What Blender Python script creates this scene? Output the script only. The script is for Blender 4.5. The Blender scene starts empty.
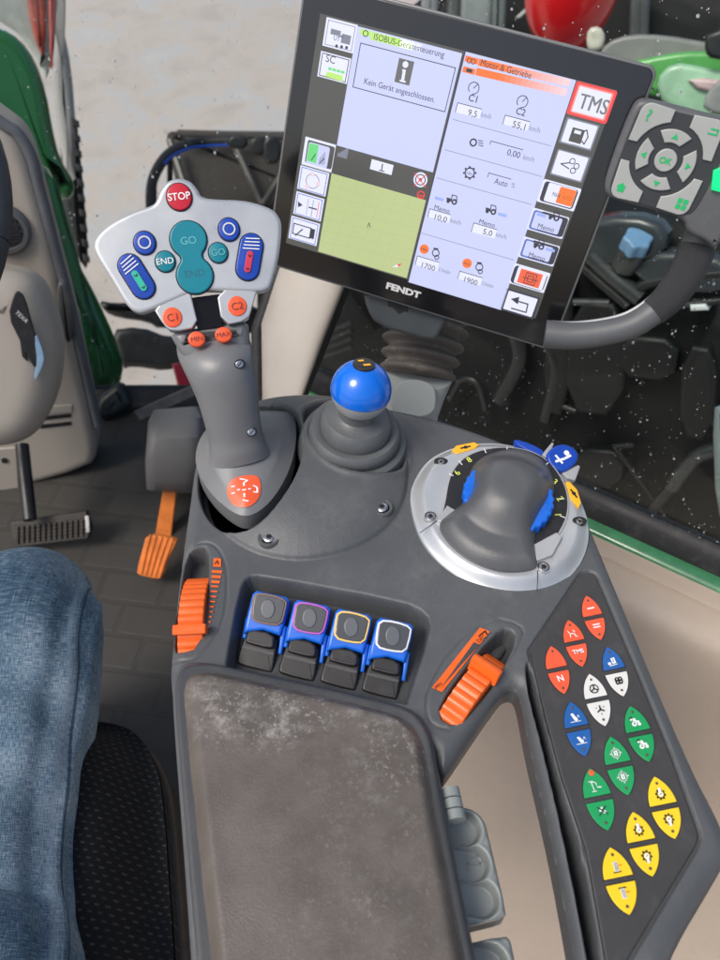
import bpy, bmesh, math, random
import numpy as np
from mathutils import Vector, Matrix
random.seed(7); np.random.seed(7)
R = math.radians
S = bpy.context.scene
COL = S.collection
# ------------------------------------------------------------------ camera (720x960 reference pixels)
FPX = 750.0; PITCH = R(48); CAM = Vector((0, 0, .45))
cf = Vector((0, math.cos(PITCH), -math.sin(PITCH))); cu = Vector((0, math.sin(PITCH), math.cos(PITCH))); cr = Vector((1, 0, 0))
def ray(x, y): return cf + cr*((x-360)/FPX) + cu*(-(y-480)/FPX)
def W(x, y, d): return CAM + ray(x, y)*d              # point at depth d
def Z(x, y, z=0.0):                                  # point on a level plane
    r = ray(x, y); return CAM + r*((z-CAM.z)/r.z)
class Frame:
    def __init__(s, o, n, up=None, ex=None):
        s.o = Vector(o); s.n = Vector(n).normalized()
        if ex is not None:
            s.ex = (Vector(ex) - s.n*Vector(ex).dot(s.n)).normalized(); s.ey = s.n.cross(s.ex)
        else:
            up = Vector(up or (0, 1, 0)); s.ey = (up - s.n*up.dot(s.n)).normalized(); s.ex = s.ey.cross(s.n)
    def p(s, u, v, h=0.0): return s.o + s.ex*u + s.ey*v + s.n*h
    def hit(s, x, y, h=0.0):
        r = ray(x, y); return CAM + r*((s.o + s.n*h - CAM).dot(s.n)/r.dot(s.n))
    def uv(s, x, y, h=0.0):
        q = s.hit(x, y, h) - s.o; return (q.dot(s.ex), q.dot(s.ey))
    def poly(s, pts, h=0.0): return [s.uv(x, y, h) for x, y in pts]
    def at(s, o): f = Frame.__new__(Frame); f.o = Vector(o); f.n, f.ex, f.ey = s.n, s.ex, s.ey; return f
    def scale(s, x, y, h=0): return (s.hit(x, y, h)-CAM).dot(cf)/FPX     # metres per reference pixel
LV = Frame((0, 0, 0), (0, 0, 1), (0, 1, 0))

# ------------------------------------------------------------------ materials
MATS = {}
def mat(name, col, rough=.5, metal=0., emit=None, es=1., bump=0., bscale=400., var=0., vscale=20., dust=0., dscale=60., spec=.5, coat=0., dustcol=(.42,.41,.39)):
    if name in MATS: return MATS[name]
    m = bpy.data.materials.new(name); m.use_nodes = True; N = m.node_tree.nodes; L = m.node_tree.links
    b = N['Principled BSDF']; b.inputs['Base Color'].default_value = (*col, 1); b.inputs['Roughness'].default_value = rough
    b.inputs['Metallic'].default_value = metal; b.inputs['Specular IOR Level'].default_value = spec
    b.inputs['Coat Weight'].default_value = coat; b.inputs['Coat Roughness'].default_value = .08
    if emit is not None:
        b.inputs['Emission Color'].default_value = (*emit, 1); b.inputs['Emission Strength'].default_value = es
    tc = N.new('ShaderNodeTexCoord')
    src = None
    if var > 0 or dust > 0:
        rgb = N.new('ShaderNodeRGB'); rgb.outputs[0].default_value = (*col, 1); src = rgb.outputs[0]
    if var > 0:
        n = N.new('ShaderNodeTexNoise'); n.inputs['Scale'].default_value = vscale; n.inputs['Detail'].default_value = 6; n.inputs['Roughness'].default_value = .6
        L.new(tc.outputs['Object'], n.inputs['Vector'])
        mr = N.new('ShaderNodeMapRange'); mr.inputs['From Min'].default_value = .3; mr.inputs['From Max'].default_value = .7
        mr.inputs['To Min'].default_value = 1-var; mr.inputs['To Max'].default_value = 1+var; L.new(n.outputs['Fac'], mr.inputs['Value'])
        mx = N.new('ShaderNodeVectorMath'); mx.operation = 'SCALE'; L.new(src, mx.inputs[0]); L.new(mr.outputs[0], mx.inputs['Scale']); src = mx.outputs[0]
        rr = N.new('ShaderNodeMapRange'); rr.inputs['From Min'].default_value = .3; rr.inputs['From Max'].default_value = .7
        rr.inputs['To Min'].default_value = max(.03, rough-.1); rr.inputs['To Max'].default_value = min(1, rough+.1); L.new(n.outputs['Fac'], rr.inputs['Value']); L.new(rr.outputs[0], b.inputs['Roughness'])
    if dust > 0:
        n1 = N.new('ShaderNodeTexNoise'); n1.inputs['Scale'].default_value = dscale; n1.inputs['Detail'].default_value = 8; n1.inputs['Roughness'].default_value = .75
        L.new(tc.outputs['Object'], n1.inputs['Vector'])
        cr_ = N.new('ShaderNodeMapRange'); cr_.inputs['From Min'].default_value = .52; cr_.inputs['From Max'].default_value = .78; cr_.inputs['To Max'].default_value = dust
        L.new(n1.outputs['Fac'], cr_.inputs['Value'])
        v = N.new('ShaderNodeTexVoronoi'); v.inputs['Scale'].default_value = 170; L.new(tc.outputs['Object'], v.inputs['Vector'])
        sp = N.new('ShaderNodeMapRange'); sp.inputs['From Min'].default_value = .10; sp.inputs['From Max'].default_value = .04; sp.inputs['To Max'].default_value = dust*.9
        L.new(v.outputs['Distance'], sp.inputs['Value'])
        n3 = N.new('ShaderNodeTexNoise'); n3.inputs['Scale'].default_value = 25; L.new(tc.outputs['Object'], n3.inputs['Vector'])
        gt = N.new('ShaderNodeMath'); gt.operation = 'GREATER_THAN'; gt.inputs[1].default_value = .55; L.new(n3.outputs['Fac'], gt.inputs[0])
        mm = N.new('ShaderNodeMath'); mm.operation = 'MULTIPLY'; L.new(sp.outputs[0], mm.inputs[0]); L.new(gt.outputs[0], mm.inputs[1])
        mxm = N.new('ShaderNodeMath'); mxm.operation = 'MAXIMUM'; L.new(cr_.outputs[0], mxm.inputs[0]); L.new(mm.outputs[0], mxm.inputs[1])
        mix = N.new('ShaderNodeMix'); mix.data_type = 'RGBA'; L.new(mxm.outputs[0], mix.inputs['Factor']); L.new(src, mix.inputs['A']); mix.inputs['B'].default_value = (*dustcol, 1)
        src = mix.outputs['Result']
    if src is not None: L.new(src, b.inputs['Base Color'])
    if bump > 0:
        n2 = N.new('ShaderNodeTexNoise'); n2.inputs['Scale'].default_value = bscale; n2.inputs['Detail'].default_value = 3
        L.new(tc.outputs['Object'], n2.inputs['Vector'])
        bp = N.new('ShaderNodeBump'); bp.inputs['Strength'].default_value = bump; bp.inputs['Distance'].default_value = .0006
        L.new(n2.outputs['Fac'], bp.inputs['Height']); L.new(bp.outputs[0], b.inputs['Normal'])
    MATS[name] = m; return m
def nodes_of(m): return m.node_tree.nodes, m.node_tree.links, m.node_tree.nodes['Principled BSDF']

CG = mat('console_plastic', (.080,.085,.089), .38, bump=.5, bscale=1500, var=.10, vscale=14, dust=.13, dscale=22)
CG2 = mat('console_plastic_dark', (.05,.052,.055), .5, bump=.35, bscale=1500, var=.1, dust=.12, dscale=20)
PANEL = mat('button_panel_film', (.040,.038,.038), .5, bump=.3, bscale=1800, var=.06, dust=.08)
BLK = mat('black_plastic', (.012,.012,.013), .42, var=.1, dust=.06)
BLKR = mat('black_rubber', (.014,.014,.015), .6, bump=.4, bscale=600, var=.2, dust=.1)
GRIP = mat('grip_plastic', (.155,.160,.165), .36, bump=.25, bscale=1800, var=.06, vscale=18, dust=.05)
SIL = mat('silver_paint', (.49,.51,.52), .36, metal=.5, var=.05, vscale=25, dust=.05, bump=.08, bscale=2500)
SILD = mat('silver_paint_dull', (.40,.41,.42), .42, metal=.3, var=.06)
BLUE = mat('blue_plastic', (.006,.125,.62), .32, var=.05, vscale=40)
BLUEK = mat('blue_key', (.004,.05,.36), .35, var=.05)
TEAL = mat('teal_key', (.0,.19,.25), .33, var=.05)
TEALD = mat('teal_lettering', (.12,.42,.44), .4)
TEALE = mat('teal_engraved', (.01,.11,.16), .5)
RED = mat('red_key', (.50,.012,.03), .3, var=.05)
ORG = mat('orange_plastic', (.80,.125,.012), .38, var=.07, vscale=60, bump=.1, bscale=900, dust=.05)
ORGK = mat('orange_key', (.78,.10,.03), .36, var=.05, vscale=50)
WHT = mat('white_lettering', (.8,.8,.8), .5)
INK = mat('black_lettering', (.01,.01,.01), .5)
INKR = mat('dark_red_lettering', (.22,.03,.02), .5)
SCRW = mat('screw_steel', (.55,.54,.52), .32, metal=1., var=.15, vscale=200)
BEI = mat('beige_trim', (.39,.32,.255), .5, bump=.5, bscale=900, var=.08, vscale=6, dust=.14, dustcol=(.2,.17,.14))
BEIL = mat('beige_trim_light', (.36,.325,.28), .5, bump=.3, bscale=900, var=.05, vscale=6)
TRAY = mat('tray_plastic', (.24,.265,.255), .4, var=.05, bump=.2, bscale=1200, dust=.06)
GREEN = mat('green_paint', (.018,.135,.032), .22, var=.08, vscale=8, coat=.5)
GRND = mat('green_light_paint', (.05,.26,.08), .3, var=.2, vscale=6, coat=.3)

# armrest pad: worn leatherette with white chalky dust
def pad_mat():
    m = mat('pad_leatherette', (.085,.074,.066), .55, bump=.35, bscale=900); N, L, b = nodes_of(m)
    tc = N.new('ShaderNodeTexCoord')
    def noise(sc, det=6, ro=.6):
        n = N.new('ShaderNodeTexNoise'); n.inputs['Scale'].default_value = sc; n.inputs['Detail'].default_value = det; n.inputs['Roughness'].default_value = ro
        L.new(tc.outputs['Object'], n.inputs['Vector']); return n.outputs['Fac']
    def mrange(v, a, c, d=0., e=1.):
        r = N.new('ShaderNodeMapRange'); r.interpolation_type = 'SMOOTHSTEP'; r.inputs['From Min'].default_value = a; r.inputs['From Max'].default_value = c; r.inputs['To Min'].default_value = d; r.inputs['To Max'].default_value = e
        L.new(v, r.inputs['Value']); return r.outputs[0]
    def mul(a, c, op='MULTIPLY'):
        q = N.new('ShaderNodeMath'); q.operation = op; q.use_clamp = True
        for i, v in enumerate((a, c)):
            if isinstance(v, (int, float)): q.inputs[i].default_value = v
            else: L.new(v, q.inputs[i])
        return q.outputs[0]
    def blob(px, py, rx, ry=None):
        c = Z(px, py, .014) - PADO
        vm = N.new('ShaderNodeVectorMath'); vm.operation = 'SUBTRACT'; vm.inputs[1].default_value = c; L.new(tc.outputs['Object'], vm.inputs[0])
        sc = N.new('ShaderNodeVectorMath'); sc.operation = 'MULTIPLY'; sc.inputs[1].default_value = (1/rx, 1/(ry or rx), 0); L.new(vm.outputs[0], sc.inputs[0])
        ln = N.new('ShaderNodeVectorMath'); ln.operation = 'LENGTH'; L.new(sc.outputs[0], ln.inputs[0])
        return mrange(ln.outputs['Value'], 1.0, .15)
    base = N.new('ShaderNodeMix'); base.data_type = 'RGBA'; base.inputs['A'].default_value = (.090,.076,.064,1); base.inputs['B'].default_value = (.117,.100,.085,1)
    L.new(mrange(noise(28, 8, .7), .35, .68), base.inputs['Factor'])
    area = mul(mul(blob(272, 712, .085, .036), blob(215, 690, .035, .02), 'MAXIMUM'), mul(mul(blob(405, 745, .05, .06), .75), mul(blob(372, 850, .08, .14), .22), 'MAXIMUM'), 'MAXIMUM')
    area2 = mul(area, mrange(noise(60, 5), .35, .65, .25, 1.0))
    speck = mrange(noise(330, 4, .8), .56, .63)
    soft = mrange(noise(45, 10, .8), .46, .80)
    a = mul(mul(area2, speck), .60); c = mul(mul(area2, soft), 1.1); e = mul(mul(speck, mrange(noise(14), .5, .7)), .07)
    f = mul(mul(a, c, 'MAXIMUM'), e, 'MAXIMUM')
    mx = N.new('ShaderNodeMix'); mx.data_type = 'RGBA'; L.new(f, mx.inputs['Factor']); L.new(base.outputs['Result'], mx.inputs['A']); mx.inputs['B'].default_value = (.60,.58,.54,1)
    L.new(mx.outputs['Result'], b.inputs['Base Color']); L.new(mrange(f, 0, .6, .44, .95), b.inputs['Roughness'])
    return m
PADO = Z(330, 560)
PADM = pad_mat()

def denim_mat():
    m = mat('denim', (.06,.13,.26), .85, spec=.2); N, L, b = nodes_of(m)
    tc = N.new('ShaderNodeTexCoord'); at = N.new('ShaderNodeAttribute'); at.attribute_name = 'cloth'
    mp = N.new('ShaderNodeMapping'); mp.inputs['Rotation'].default_value = (0, 0, R(3)); L.new(at.outputs['Vector'], mp.inputs[0])
    outs = []
    for sc in ((900, 70, 1), (60, 820, 1)):
        ms = N.new('ShaderNodeVectorMath'); ms.operation = 'MULTIPLY'; ms.inputs[1].default_value = sc; L.new(mp.outputs[0], ms.inputs[0])
        n = N.new('ShaderNodeTexNoise'); n.inputs['Scale'].default_value = 2; n.inputs['Detail'].default_value = 3; L.new(ms.outputs[0], n.inputs['Vector']); outs.append(n.outputs['Fac'])
    ad = N.new('ShaderNodeMath'); ad.operation = 'ADD'; L.new(outs[0], ad.inputs[0]); L.new(outs[1], ad.inputs[1])
    big = N.new('ShaderNodeTexNoise'); big.inputs['Scale'].default_value = 11; big.inputs['Detail'].default_value = 4; L.new(tc.outputs['Object'], big.inputs['Vector'])
    ad2 = N.new('ShaderNodeMath'); ad2.operation = 'ADD'; L.new(ad.outputs[0], ad2.inputs[0]); L.new(big.outputs['Fac'], ad2.inputs[1])
    cr_ = N.new('ShaderNodeValToRGB'); e = cr_.color_ramp.elements
    mr = N.new('ShaderNodeMapRange'); mr.inputs['From Min'].default_value = 1.13; mr.inputs['From Max'].default_value = 1.82; L.new(ad2.outputs[0], mr.inputs['Value']); L.new(mr.outputs[0], cr_.inputs[0])
    e[0].position = 0; e[0].color = (.026,.052,.085,1); e[1].position = 1; e[1].color = (.36,.44,.50,1)
    q = cr_.color_ramp.elements.new(.5); q.color = (.095,.165,.235,1)
    sx = N.new('ShaderNodeSeparateXYZ'); L.new(at.outputs['Vector'], sx.inputs[0])
    def near(v0, w):
        a = N.new('ShaderNodeMath'); a.operation = 'SUBTRACT'; a.inputs[1].default_value = v0; L.new(sx.outputs[0], a.inputs[0])
        c = N.new('ShaderNodeMath'); c.operation = 'ABSOLUTE'; L.new(a.outputs[0], c.inputs[0])
        d = N.new('ShaderNodeMapRange'); d.inputs['From Min'].default_value = w; d.inputs['From Max'].default_value = w*.3; L.new(c.outputs[0], d.inputs['Value']); return d.outputs[0]
    src = cr_.outputs[0]
    for v0, w_, c_, k_ in ((-.2395, .0022, (.012,.03,.055,1), .75), (-.2345, .0007, (.30,.34,.38,1), .5), (-.2300, .004, (.30,.37,.44,1), .3)):
        mx = N.new('ShaderNodeMix'); mx.data_type = 'RGBA'; q_ = N.new('ShaderNodeMath'); q_.operation = 'MULTIPLY'; q_.inputs[1].default_value = k_; L.new(near(v0, w_), q_.inputs[0]); L.new(q_.outputs[0], mx.inputs['Factor']); L.new(src, mx.inputs['A']); mx.inputs['B'].default_value = c_; src = mx.outputs['Result']
    L.new(src, b.inputs['Base Color'])
    bp = N.new('ShaderNodeBump'); bp.inputs['Strength'].default_value = .5; bp.inputs['Distance'].default_value = .0006; L.new(ad.outputs[0], bp.inputs['Height']); L.new(bp.outputs[0], b.inputs['Normal'])
    return m
DENIM = denim_mat()
def seat_mat():
    m = mat('seat_fabric', (.02,.02,.022), .8, spec=.2); N, L, b = nodes_of(m)
    tc = N.new('ShaderNodeTexCoord')
    br = N.new('ShaderNodeTexBrick'); br.inputs['Scale'].default_value = 1; br.offset = .5
    br.inputs['Brick Width'].default_value = .0072; br.inputs['Row Height'].default_value = .0058; br.inputs['Mortar Size'].default_value = .0026; br.inputs['Mortar Smooth'].default_value = .4
    br.inputs['Color1'].default_value = (.055,.060,.064,1); br.inputs['Color2'].default_value = (.028,.030,.034,1); br.inputs['Mortar'].default_value = (.010,.010,.011,1)
    L.new(tc.outputs['Object'], br.inputs['Vector']); L.new(br.outputs['Color'], b.inputs['Base Color'])
    bp = N.new('ShaderNodeBump'); bp.inputs['Strength'].default_value = .5; bp.inputs['Distance'].default_value = .001; bp.invert = True; L.new(br.outputs['Fac'], bp.inputs['Height']); L.new(bp.outputs[0], b.inputs['Normal'])
    return m
SEATM = seat_mat()
def floor_mat():
    m = mat('rubber_floor_mat', (.05,.05,.048), .6, var=.1); N, L, b = nodes_of(m)
    tc = N.new('ShaderNodeTexCoord'); mp = N.new('ShaderNodeMapping'); mp.inputs['Rotation'].default_value = (0, 0, R(8)); L.new(tc.outputs['Object'], mp.inputs[0])
    br = N.new('ShaderNodeTexBrick'); br.inputs['Scale'].default_value = 1; br.inputs['Brick Width'].default_value = .11; br.inputs['Row Height'].default_value = .062; br.inputs['Mortar Size'].default_value = .006; br.inputs['Mortar Smooth'].default_value = .3
    br.inputs['Color1'].default_value = (.036,.034,.031,1); br.inputs['Color2'].default_value = (.032,.031,.028,1); br.inputs['Mortar'].default_value = (.028,.027,.024,1); L.new(mp.outputs[0], br.inputs['Vector'])
    n = N.new('ShaderNodeTexNoise'); n.inputs['Scale'].default_value = 7; n.inputs['Detail'].default_value = 10; n.inputs['Roughness'].default_value = .75; L.new(tc.outputs['Object'], n.inputs['Vector'])
    mr = N.new('ShaderNodeMapRange'); mr.inputs['From Min'].default_value = .4; mr.inputs['From Max'].default_value = .8; mr.inputs['To Max'].default_value = .6; L.new(n.outputs['Fac'], mr.inputs['Value'])
    mx = N.new('ShaderNodeMix'); mx.data_type = 'RGBA'; L.new(mr.outputs[0], mx.inputs['Factor']); L.new(br.outputs['Color'], mx.inputs['A']); mx.inputs['B'].default_value = (.055,.049,.040,1); L.new(mx.outputs['Result'], b.inputs['Base Color'])
    bp = N.new('ShaderNodeBump'); bp.inputs['Strength'].default_value = .25; bp.inputs['Distance'].default_value = .003; bp.invert = True; L.new(br.outputs['Fac'], bp.inputs['Height']); L.new(bp.outputs[0], b.inputs['Normal'])
    return m
FLOORM = floor_mat()
def ground_mat():
    m = mat('washed_concrete', (.4,.36,.33), .5); N, L, b = nodes_of(m)
    tc = N.new('ShaderNodeTexCoord'); sc = N.new('ShaderNodeVectorMath'); sc.operation = 'MULTIPLY'; sc.inputs[1].default_value = (1, .75, 1); L.new(tc.outputs['Object'], sc.inputs[0])
    n = N.new('ShaderNodeTexNoise'); n.inputs['Scale'].default_value = 2.3; n.inputs['Detail'].default_value = 10; n.inputs['Roughness'].default_value = .60; n.inputs['Distortion'].default_value = .5; L.new(sc.outputs[0], n.inputs['Vector'])
    cr_ = N.new('ShaderNodeValToRGB'); e = cr_.color_ramp.elements; L.new(n.outputs['Fac'], cr_.inputs[0])
    e[0].position = .3; e[0].color = (.40,.345,.315,1); e[1].position = .70; e[1].color = (.52,.465,.43,1)
    q = e.new(.5); q.color = (.50,.42,.37,1); q = e.new(.58); q.color = (.45,.42,.415,1)
    L.new(cr_.outputs[0], b.inputs['Base Color'])
    n2 = N.new('ShaderNodeTexNoise'); n2.inputs['Scale'].default_value = 14; n2.inputs['Detail'].default_value = 6; L.new(tc.outputs['Object'], n2.inputs['Vector'])
    bp = N.new('ShaderNodeBump'); bp.inputs['Strength'].default_value = .25; bp.inputs['Distance'].default_value = .02; L.new(n2.outputs['Fac'], bp.inputs['Height']); L.new(bp.outputs[0], b.inputs['Normal'])
    return m
GROUNDM = ground_mat()
def glass_mat():
    m = bpy.data.materials.new('window_glass'); m.use_nodes = True; N = m.node_tree.nodes; L = m.node_tree.links
    N.remove(N['Principled BSDF']); o = N['Material Output']
    t = N.new('ShaderNodeBsdfTransparent'); t.inputs[0].default_value = (.93,.965,.945,1)
    g = N.new('ShaderNodeBsdfGlossy'); g.inputs['Roughness'].default_value = .0
    f = N.new('ShaderNodeFresnel'); f.inputs[0].default_value = 1.27
    mx = N.new('ShaderNodeMixShader'); L.new(f.outputs[0], mx.inputs[0]); L.new(t.outputs[0], mx.inputs[1]); L.new(g.outputs[0], mx.inputs[2]); L.new(mx.outputs[0], o.inputs['Surface'])
    return m
GLASS = glass_mat()
def emi(name, c, k=1.0):
    return mat(name, (.02,.02,.02), .25, emit=c, es=k)
K = .62
E_LAV = emi('screen_lavender', (.60,.64,.95), K); E_WHT = emi('screen_white', (.80,.82,1.0), K); E_DRK = emi('screen_dark', (.075,.075,.070), K)
E_INK = emi('screen_ink', (.035,.035,.06), K); E_GRY = emi('screen_grey', (.22,.23,.30), K); E_GRN = emi('screen_green', (.16,.70,.22), K)
E_MAP = emi('screen_map', (.50,.58,.27), K); E_MAPL = emi('screen_map_line', (.43,.51,.23), K); E_LIM = emi('screen_lime', (.52,.83,.18), K)
E_ORG = emi('screen_orange', (.95,.19,.03), K); E_RED = emi('screen_red', (.88,.06,.06), K); E_PNK = emi('screen_pink', (.95,.30,.28), K)
E_BLU = emi('screen_blue', (.12,.18,.55), K)

# ------------------------------------------------------------------ mesh collector
def offset(pts, d):
    n = len(pts); out = []
    A = sum(pts[i][0]*pts[(i+1)%n][1]-pts[(i+1)%n][0]*pts[i][1] for i in range(n)); sg = 1 if A > 0 else -1
    for i in range(n):
        a, b, c = pts[i-1], pts[i], pts[(i+1)%n]
        d1 = Vector((b[0]-a[0], b[1]-a[1])); d2 = Vector((c[0]-b[0], c[1]-b[1]))
        if d1.length < 1e-9 or d2.length < 1e-9: out.append(b); continue
        d1.normalize(); d2.normalize(); n1 = Vector((-d1.y, d1.x))*sg; n2 = Vector((-d2.y, d2.x))*sg; m = n1+n2
        if m.length < 1e-6: m = n1
        m.normalize(); k = d/max(.45, m.dot(n1)); out.append((b[0]+m.x*k, b[1]+m.y*k))
    return out
def smooth(pts, it=2, closed=True):
    for _ in range(it):
        q = []; n = len(pts)
        for i in range(n if closed else n-1):
            a, b = pts[i], pts[(i+1)%n]
            q.append(tuple(.75*x+.25*y for x, y in zip(a, b))); q.append(tuple(.25*x+.75*y for x, y in zip(a, b)))
        if not closed: q = [pts[0]]+q[1:-1]+[pts[-1]]
        pts = q
    return pts
def spline(pts, k=6, closed=True):                    # Catmull-Rom through the points
    n = len(pts); out = []
    for i in range(n if closed else n-1):
        p0, p1, p2, p3 = [pts[j % n] if closed else pts[max(0, min(n-1, j))] for j in (i-1, i, i+1, i+2)]
        for t in range(k):
            s = t/k
            out.append(tuple(.5*((2*b)+(c-a)*s+(2*a-5*b+4*c-d)*s*s+(-a+3*b-3*c+d)*s**3) for a, b, c, d in zip(p0, p1, p2, p3)))
    if not closed: out.append(tuple(pts[-1]))
    return out
def rrect(x0, y0, x1, y1, r, k=5):
    out = []
    for cx, cy, a0 in ((x1-r, y1-r, 0), (x0+r, y1-r, 90), (x0+r, y0+r, 180), (x1-r, y0+r, 270)):
        for i in range(k+1):
            a = R(a0+90*i/k); out.append((cx+r*math.cos(a), cy+r*math.sin(a)))
    return out
def circ(cx, cy, r, n=32, ry=None): return [(cx+r*math.cos(2*math.pi*i/n), cy+(ry or r)*math.sin(2*math.pi*i/n)) for i in range(n)]
def capsule(a, b, r, n=10):
    an = math.atan2(b[1]-a[1], b[0]-a[0]); out = []
    for c, s in ((b, an-math.pi/2), (a, an+math.pi/2)):
        for i in range(n+1):
            t = s+math.pi*i/n; out.append((c[0]+r*math.cos(t), c[1]+r*math.sin(t)))
    return out
_fontcache = {}
def textmesh(s, bold=0.0):
    if (s, bold) in _fontcache: return _fontcache[(s, bold)]
    c = bpy.data.curves.new('t', 'FONT'); c.body = s; c.size = 1; c.resolution_u = 3; c.offset = bold
    o = bpy.data.objects.new('t', c); COL.objects.link(o); bpy.context.view_layer.update()
    me = bpy.data.meshes.new_from_object(o.evaluated_get(bpy.context.evaluated_depsgraph_get()))
    vs = [(v.co.x, v.co.y) for v in me.vertices]; fs = [tuple(p.vertices) for p in me.polygons]
    bpy.data.objects.remove(o); bpy.data.curves.remove(c); bpy.data.meshes.remove(me)
    _fontcache[(s, bold)] = (vs, fs); return vs, fs
class MB:
    def __init__(s): s.v = []; s.f = []; s.m = []; s.ms = []; s.sm = []
    def mi(s, m):
        if m not in s.ms: s.ms.append(m)
        return s.ms.index(m)
    def add(s, vs, fs, m, sm=True):
        k = len(s.v); s.v += [tuple(v) for v in vs]; i = s.mi(m)
        for f in fs: s.f.append(tuple(k+a for a in f)); s.m.append(i); s.sm.append(sm)
    def rings(s, rs, m, cap0=True, cap1=True, closed=True, sm=True):
        n = len(rs[0]); vs = [p for r in rs for p in r]; fs = []
        for i in range(len(rs)-1):
            for j in range(n if closed else n-1):
                a, b = i*n+j, i*n+(j+1) % n; fs.append((a, b, b+n, a+n))
        if cap0: fs.append(tuple(range(n))[::-1])
        if cap1: fs.append(tuple(range((len(rs)-1)*n, len(rs)*n)))
        s.add(vs, fs, m, sm)
    def prism(s, F, pts, h0, h1, m, bev=0., seg=4, bottom=False, dome=0.):
        A = sum(pts[i][0]*pts[(i+1)%len(pts)][1]-pts[(i+1)%len(pts)][0]*pts[i][1] for i in range(len(pts)))
        if A < 0: pts = pts[::-1]
        rs = [[F.p(u, v, h0) for u, v in pts]]
        if bev <= 0: rs.append([F.p(u, v, h1) for u, v in pts])
        else:
            for i in range(seg+1):
                a = math.pi/2*i/seg; q = offset(pts, bev*(1-math.cos(a))); rs.append([F.p(u, v, h1-bev+bev*math.sin(a)) for u, v in q])
            q = offset(pts, bev*1.25); rs.append([F.p(u, v, h1) for u, v in q])
        if dome:
            cx = sum(p[0] for p in pts)/len(pts); cy = sum(p[1] for p in pts)/len(pts)
            base = offset(pts, bev*1.25) if bev > 0 else pts
            for t in (.8, .6, .4, .2, .05): rs.append([F.p(cx+(u-cx)*t, cy+(v-cy)*t, h1+dome*(1-t*t)) for u, v in base])
        s.rings(rs, m, cap0=bottom, cap1=True, sm=bev > 0 or bool(dome))
    def flat(s, F, pts, h, m): s.prism(F, pts, h-.0003, h, m)
    def tube(s, path, rad, m, n=14, caps=True, up=(0, 0, 1), flat=1.0):
        P = [Vector(p) for p in path]; rad = rad if isinstance(rad, (list, tuple)) else [rad]*len(P); rs = []; nrm = None
        for i, p in enumerate(P):
            t = (P[min(i+1, len(P)-1)]-P[max(i-1, 0)]).normalized()
            if nrm is None:
                nrm = Vector(up); nrm = nrm - t*nrm.dot(t)
                if nrm.length < 1e-3: nrm = Vector((1, 0, 0)); nrm = nrm - t*nrm.dot(t)
            nrm = (nrm - t*nrm.dot(t)).normalized(); b = t.cross(nrm)
            rs.append([p+nrm*(rad[i]*flat*math.sin(2*math.pi*k/n))+b*(rad[i]*math.cos(2*math.pi*k/n)) for k in range(n)])
        s.rings(rs, m, caps, caps)
    def lathe(s, F, c, prof, m, n=40, caps=True):
        rs = [[F.p(c[0]+r*math.cos(2*math.pi*k/n), c[1]+r*math.sin(2*math.pi*k/n), h) for k in range(n)] for r, h in prof]
        s.rings(rs, m, caps, caps)
    def box(s, F, u0, v0, h0, u1, v1, h1, m, bev=0.): s.prism(F, [(u0, v0), (u1, v0), (u1, v1), (u0, v1)], h0, h1, m, bev, bottom=True)
    def line(s, F, pts, w, h, m, closed=False):
        pts = list(pts); n = len(pts); rng = range(n if closed else n-1)
        for i in rng:
            a = Vector(pts[i]); b = Vector(pts[(i+1) % n]); d = b-a
            if d.length < 1e-9: continue
            d.normalize(); q = Vector((-d.y, d.x))*w/2; e = d*w*.3
            s.flat(F, [tuple(a-q-e), tuple(b-q+e), tuple(b+q+e), tuple(a+q-e)], h, m)
    def text(s, F, st, a, b, hgt, h, m, bold=0.0, fit=True):   # a: baseline start uv, b: end uv
        vs, fs = textmesh(st, bold)
        if not vs: return
        x0 = min(v[0] for v in vs); x1 = max(v[0] for v in vs); d = Vector(b)-Vector(a); L = d.length; d.normalize(); q = Vector((-d.y, d.x))
        kx = L/(x1-x0); ky = hgt/.70
        if not fit: kx = ky
        s.add([F.p(*(Vector(a)+d*((x-x0)*kx)+q*(y*ky)), h) for x, y in vs], fs, m, False)
    def ctext(s, F, st, c, hgt, h, m, ang=0., bold=0., kx=1.):
        vs, fs = textmesh(st, bold); x0 = min(v[0] for v in vs); x1 = max(v[0] for v in vs); y1 = max(v[1] for v in vs); k = hgt/.70
        ca, sa = math.cos(ang), math.sin(ang); out = []
        for x, y in vs:
            u = (x-(x0+x1)/2)*k*kx; w = (y-y1/2)*k; out.append(F.p(c[0]+u*ca-w*sa, c[1]+u*sa+w*ca, h))
        s.add(out, fs, m, False)
    def ball(s, c, r, m, n=16, sc=(1, 1, 1), F=LV):
        rs = []
        for i in range(1, n):
            a = math.pi*i/n; rs.append([Vector(c)+F.ex*(r*sc[0]*math.sin(a)*math.cos(2*math.pi*k/(2*n)))+F.ey*(r*sc[1]*math.sin(a)*math.sin(2*math.pi*k/(2*n)))-F.n*(r*sc[2]*math.cos(a)) for k in range(2*n)])
        s.rings(rs, m)
    def build(s, name, parent=None, o=None, ang=38, **props):
        if parent is not None: o = Vector(parent['_o'])
        o = Vector(o) if o is not None else Vector((0, 0, 0))
        me = bpy.data.meshes.new(name); me.from_pydata([(v[0]-o.x, v[1]-o.y, v[2]-o.z) for v in s.v], [], s.f)
        for m in s.ms: me.materials.append(m)
        me.polygons.foreach_set('material_index', s.m); me.polygons.foreach_set('use_smooth', s.sm)
        me.update(); me.set_sharp_from_angle(angle=R(ang))
        ob = bpy.data.objects.new(name, me); COL.objects.link(ob)
        if parent is not None: ob.parent = parent
        else: ob.location = o
        ob['_o'] = tuple(o) if parent is None else tuple(parent['_o'])
        if parent is not None: pass
        for k, v in props.items(): ob[k] = v
        return ob
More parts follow.
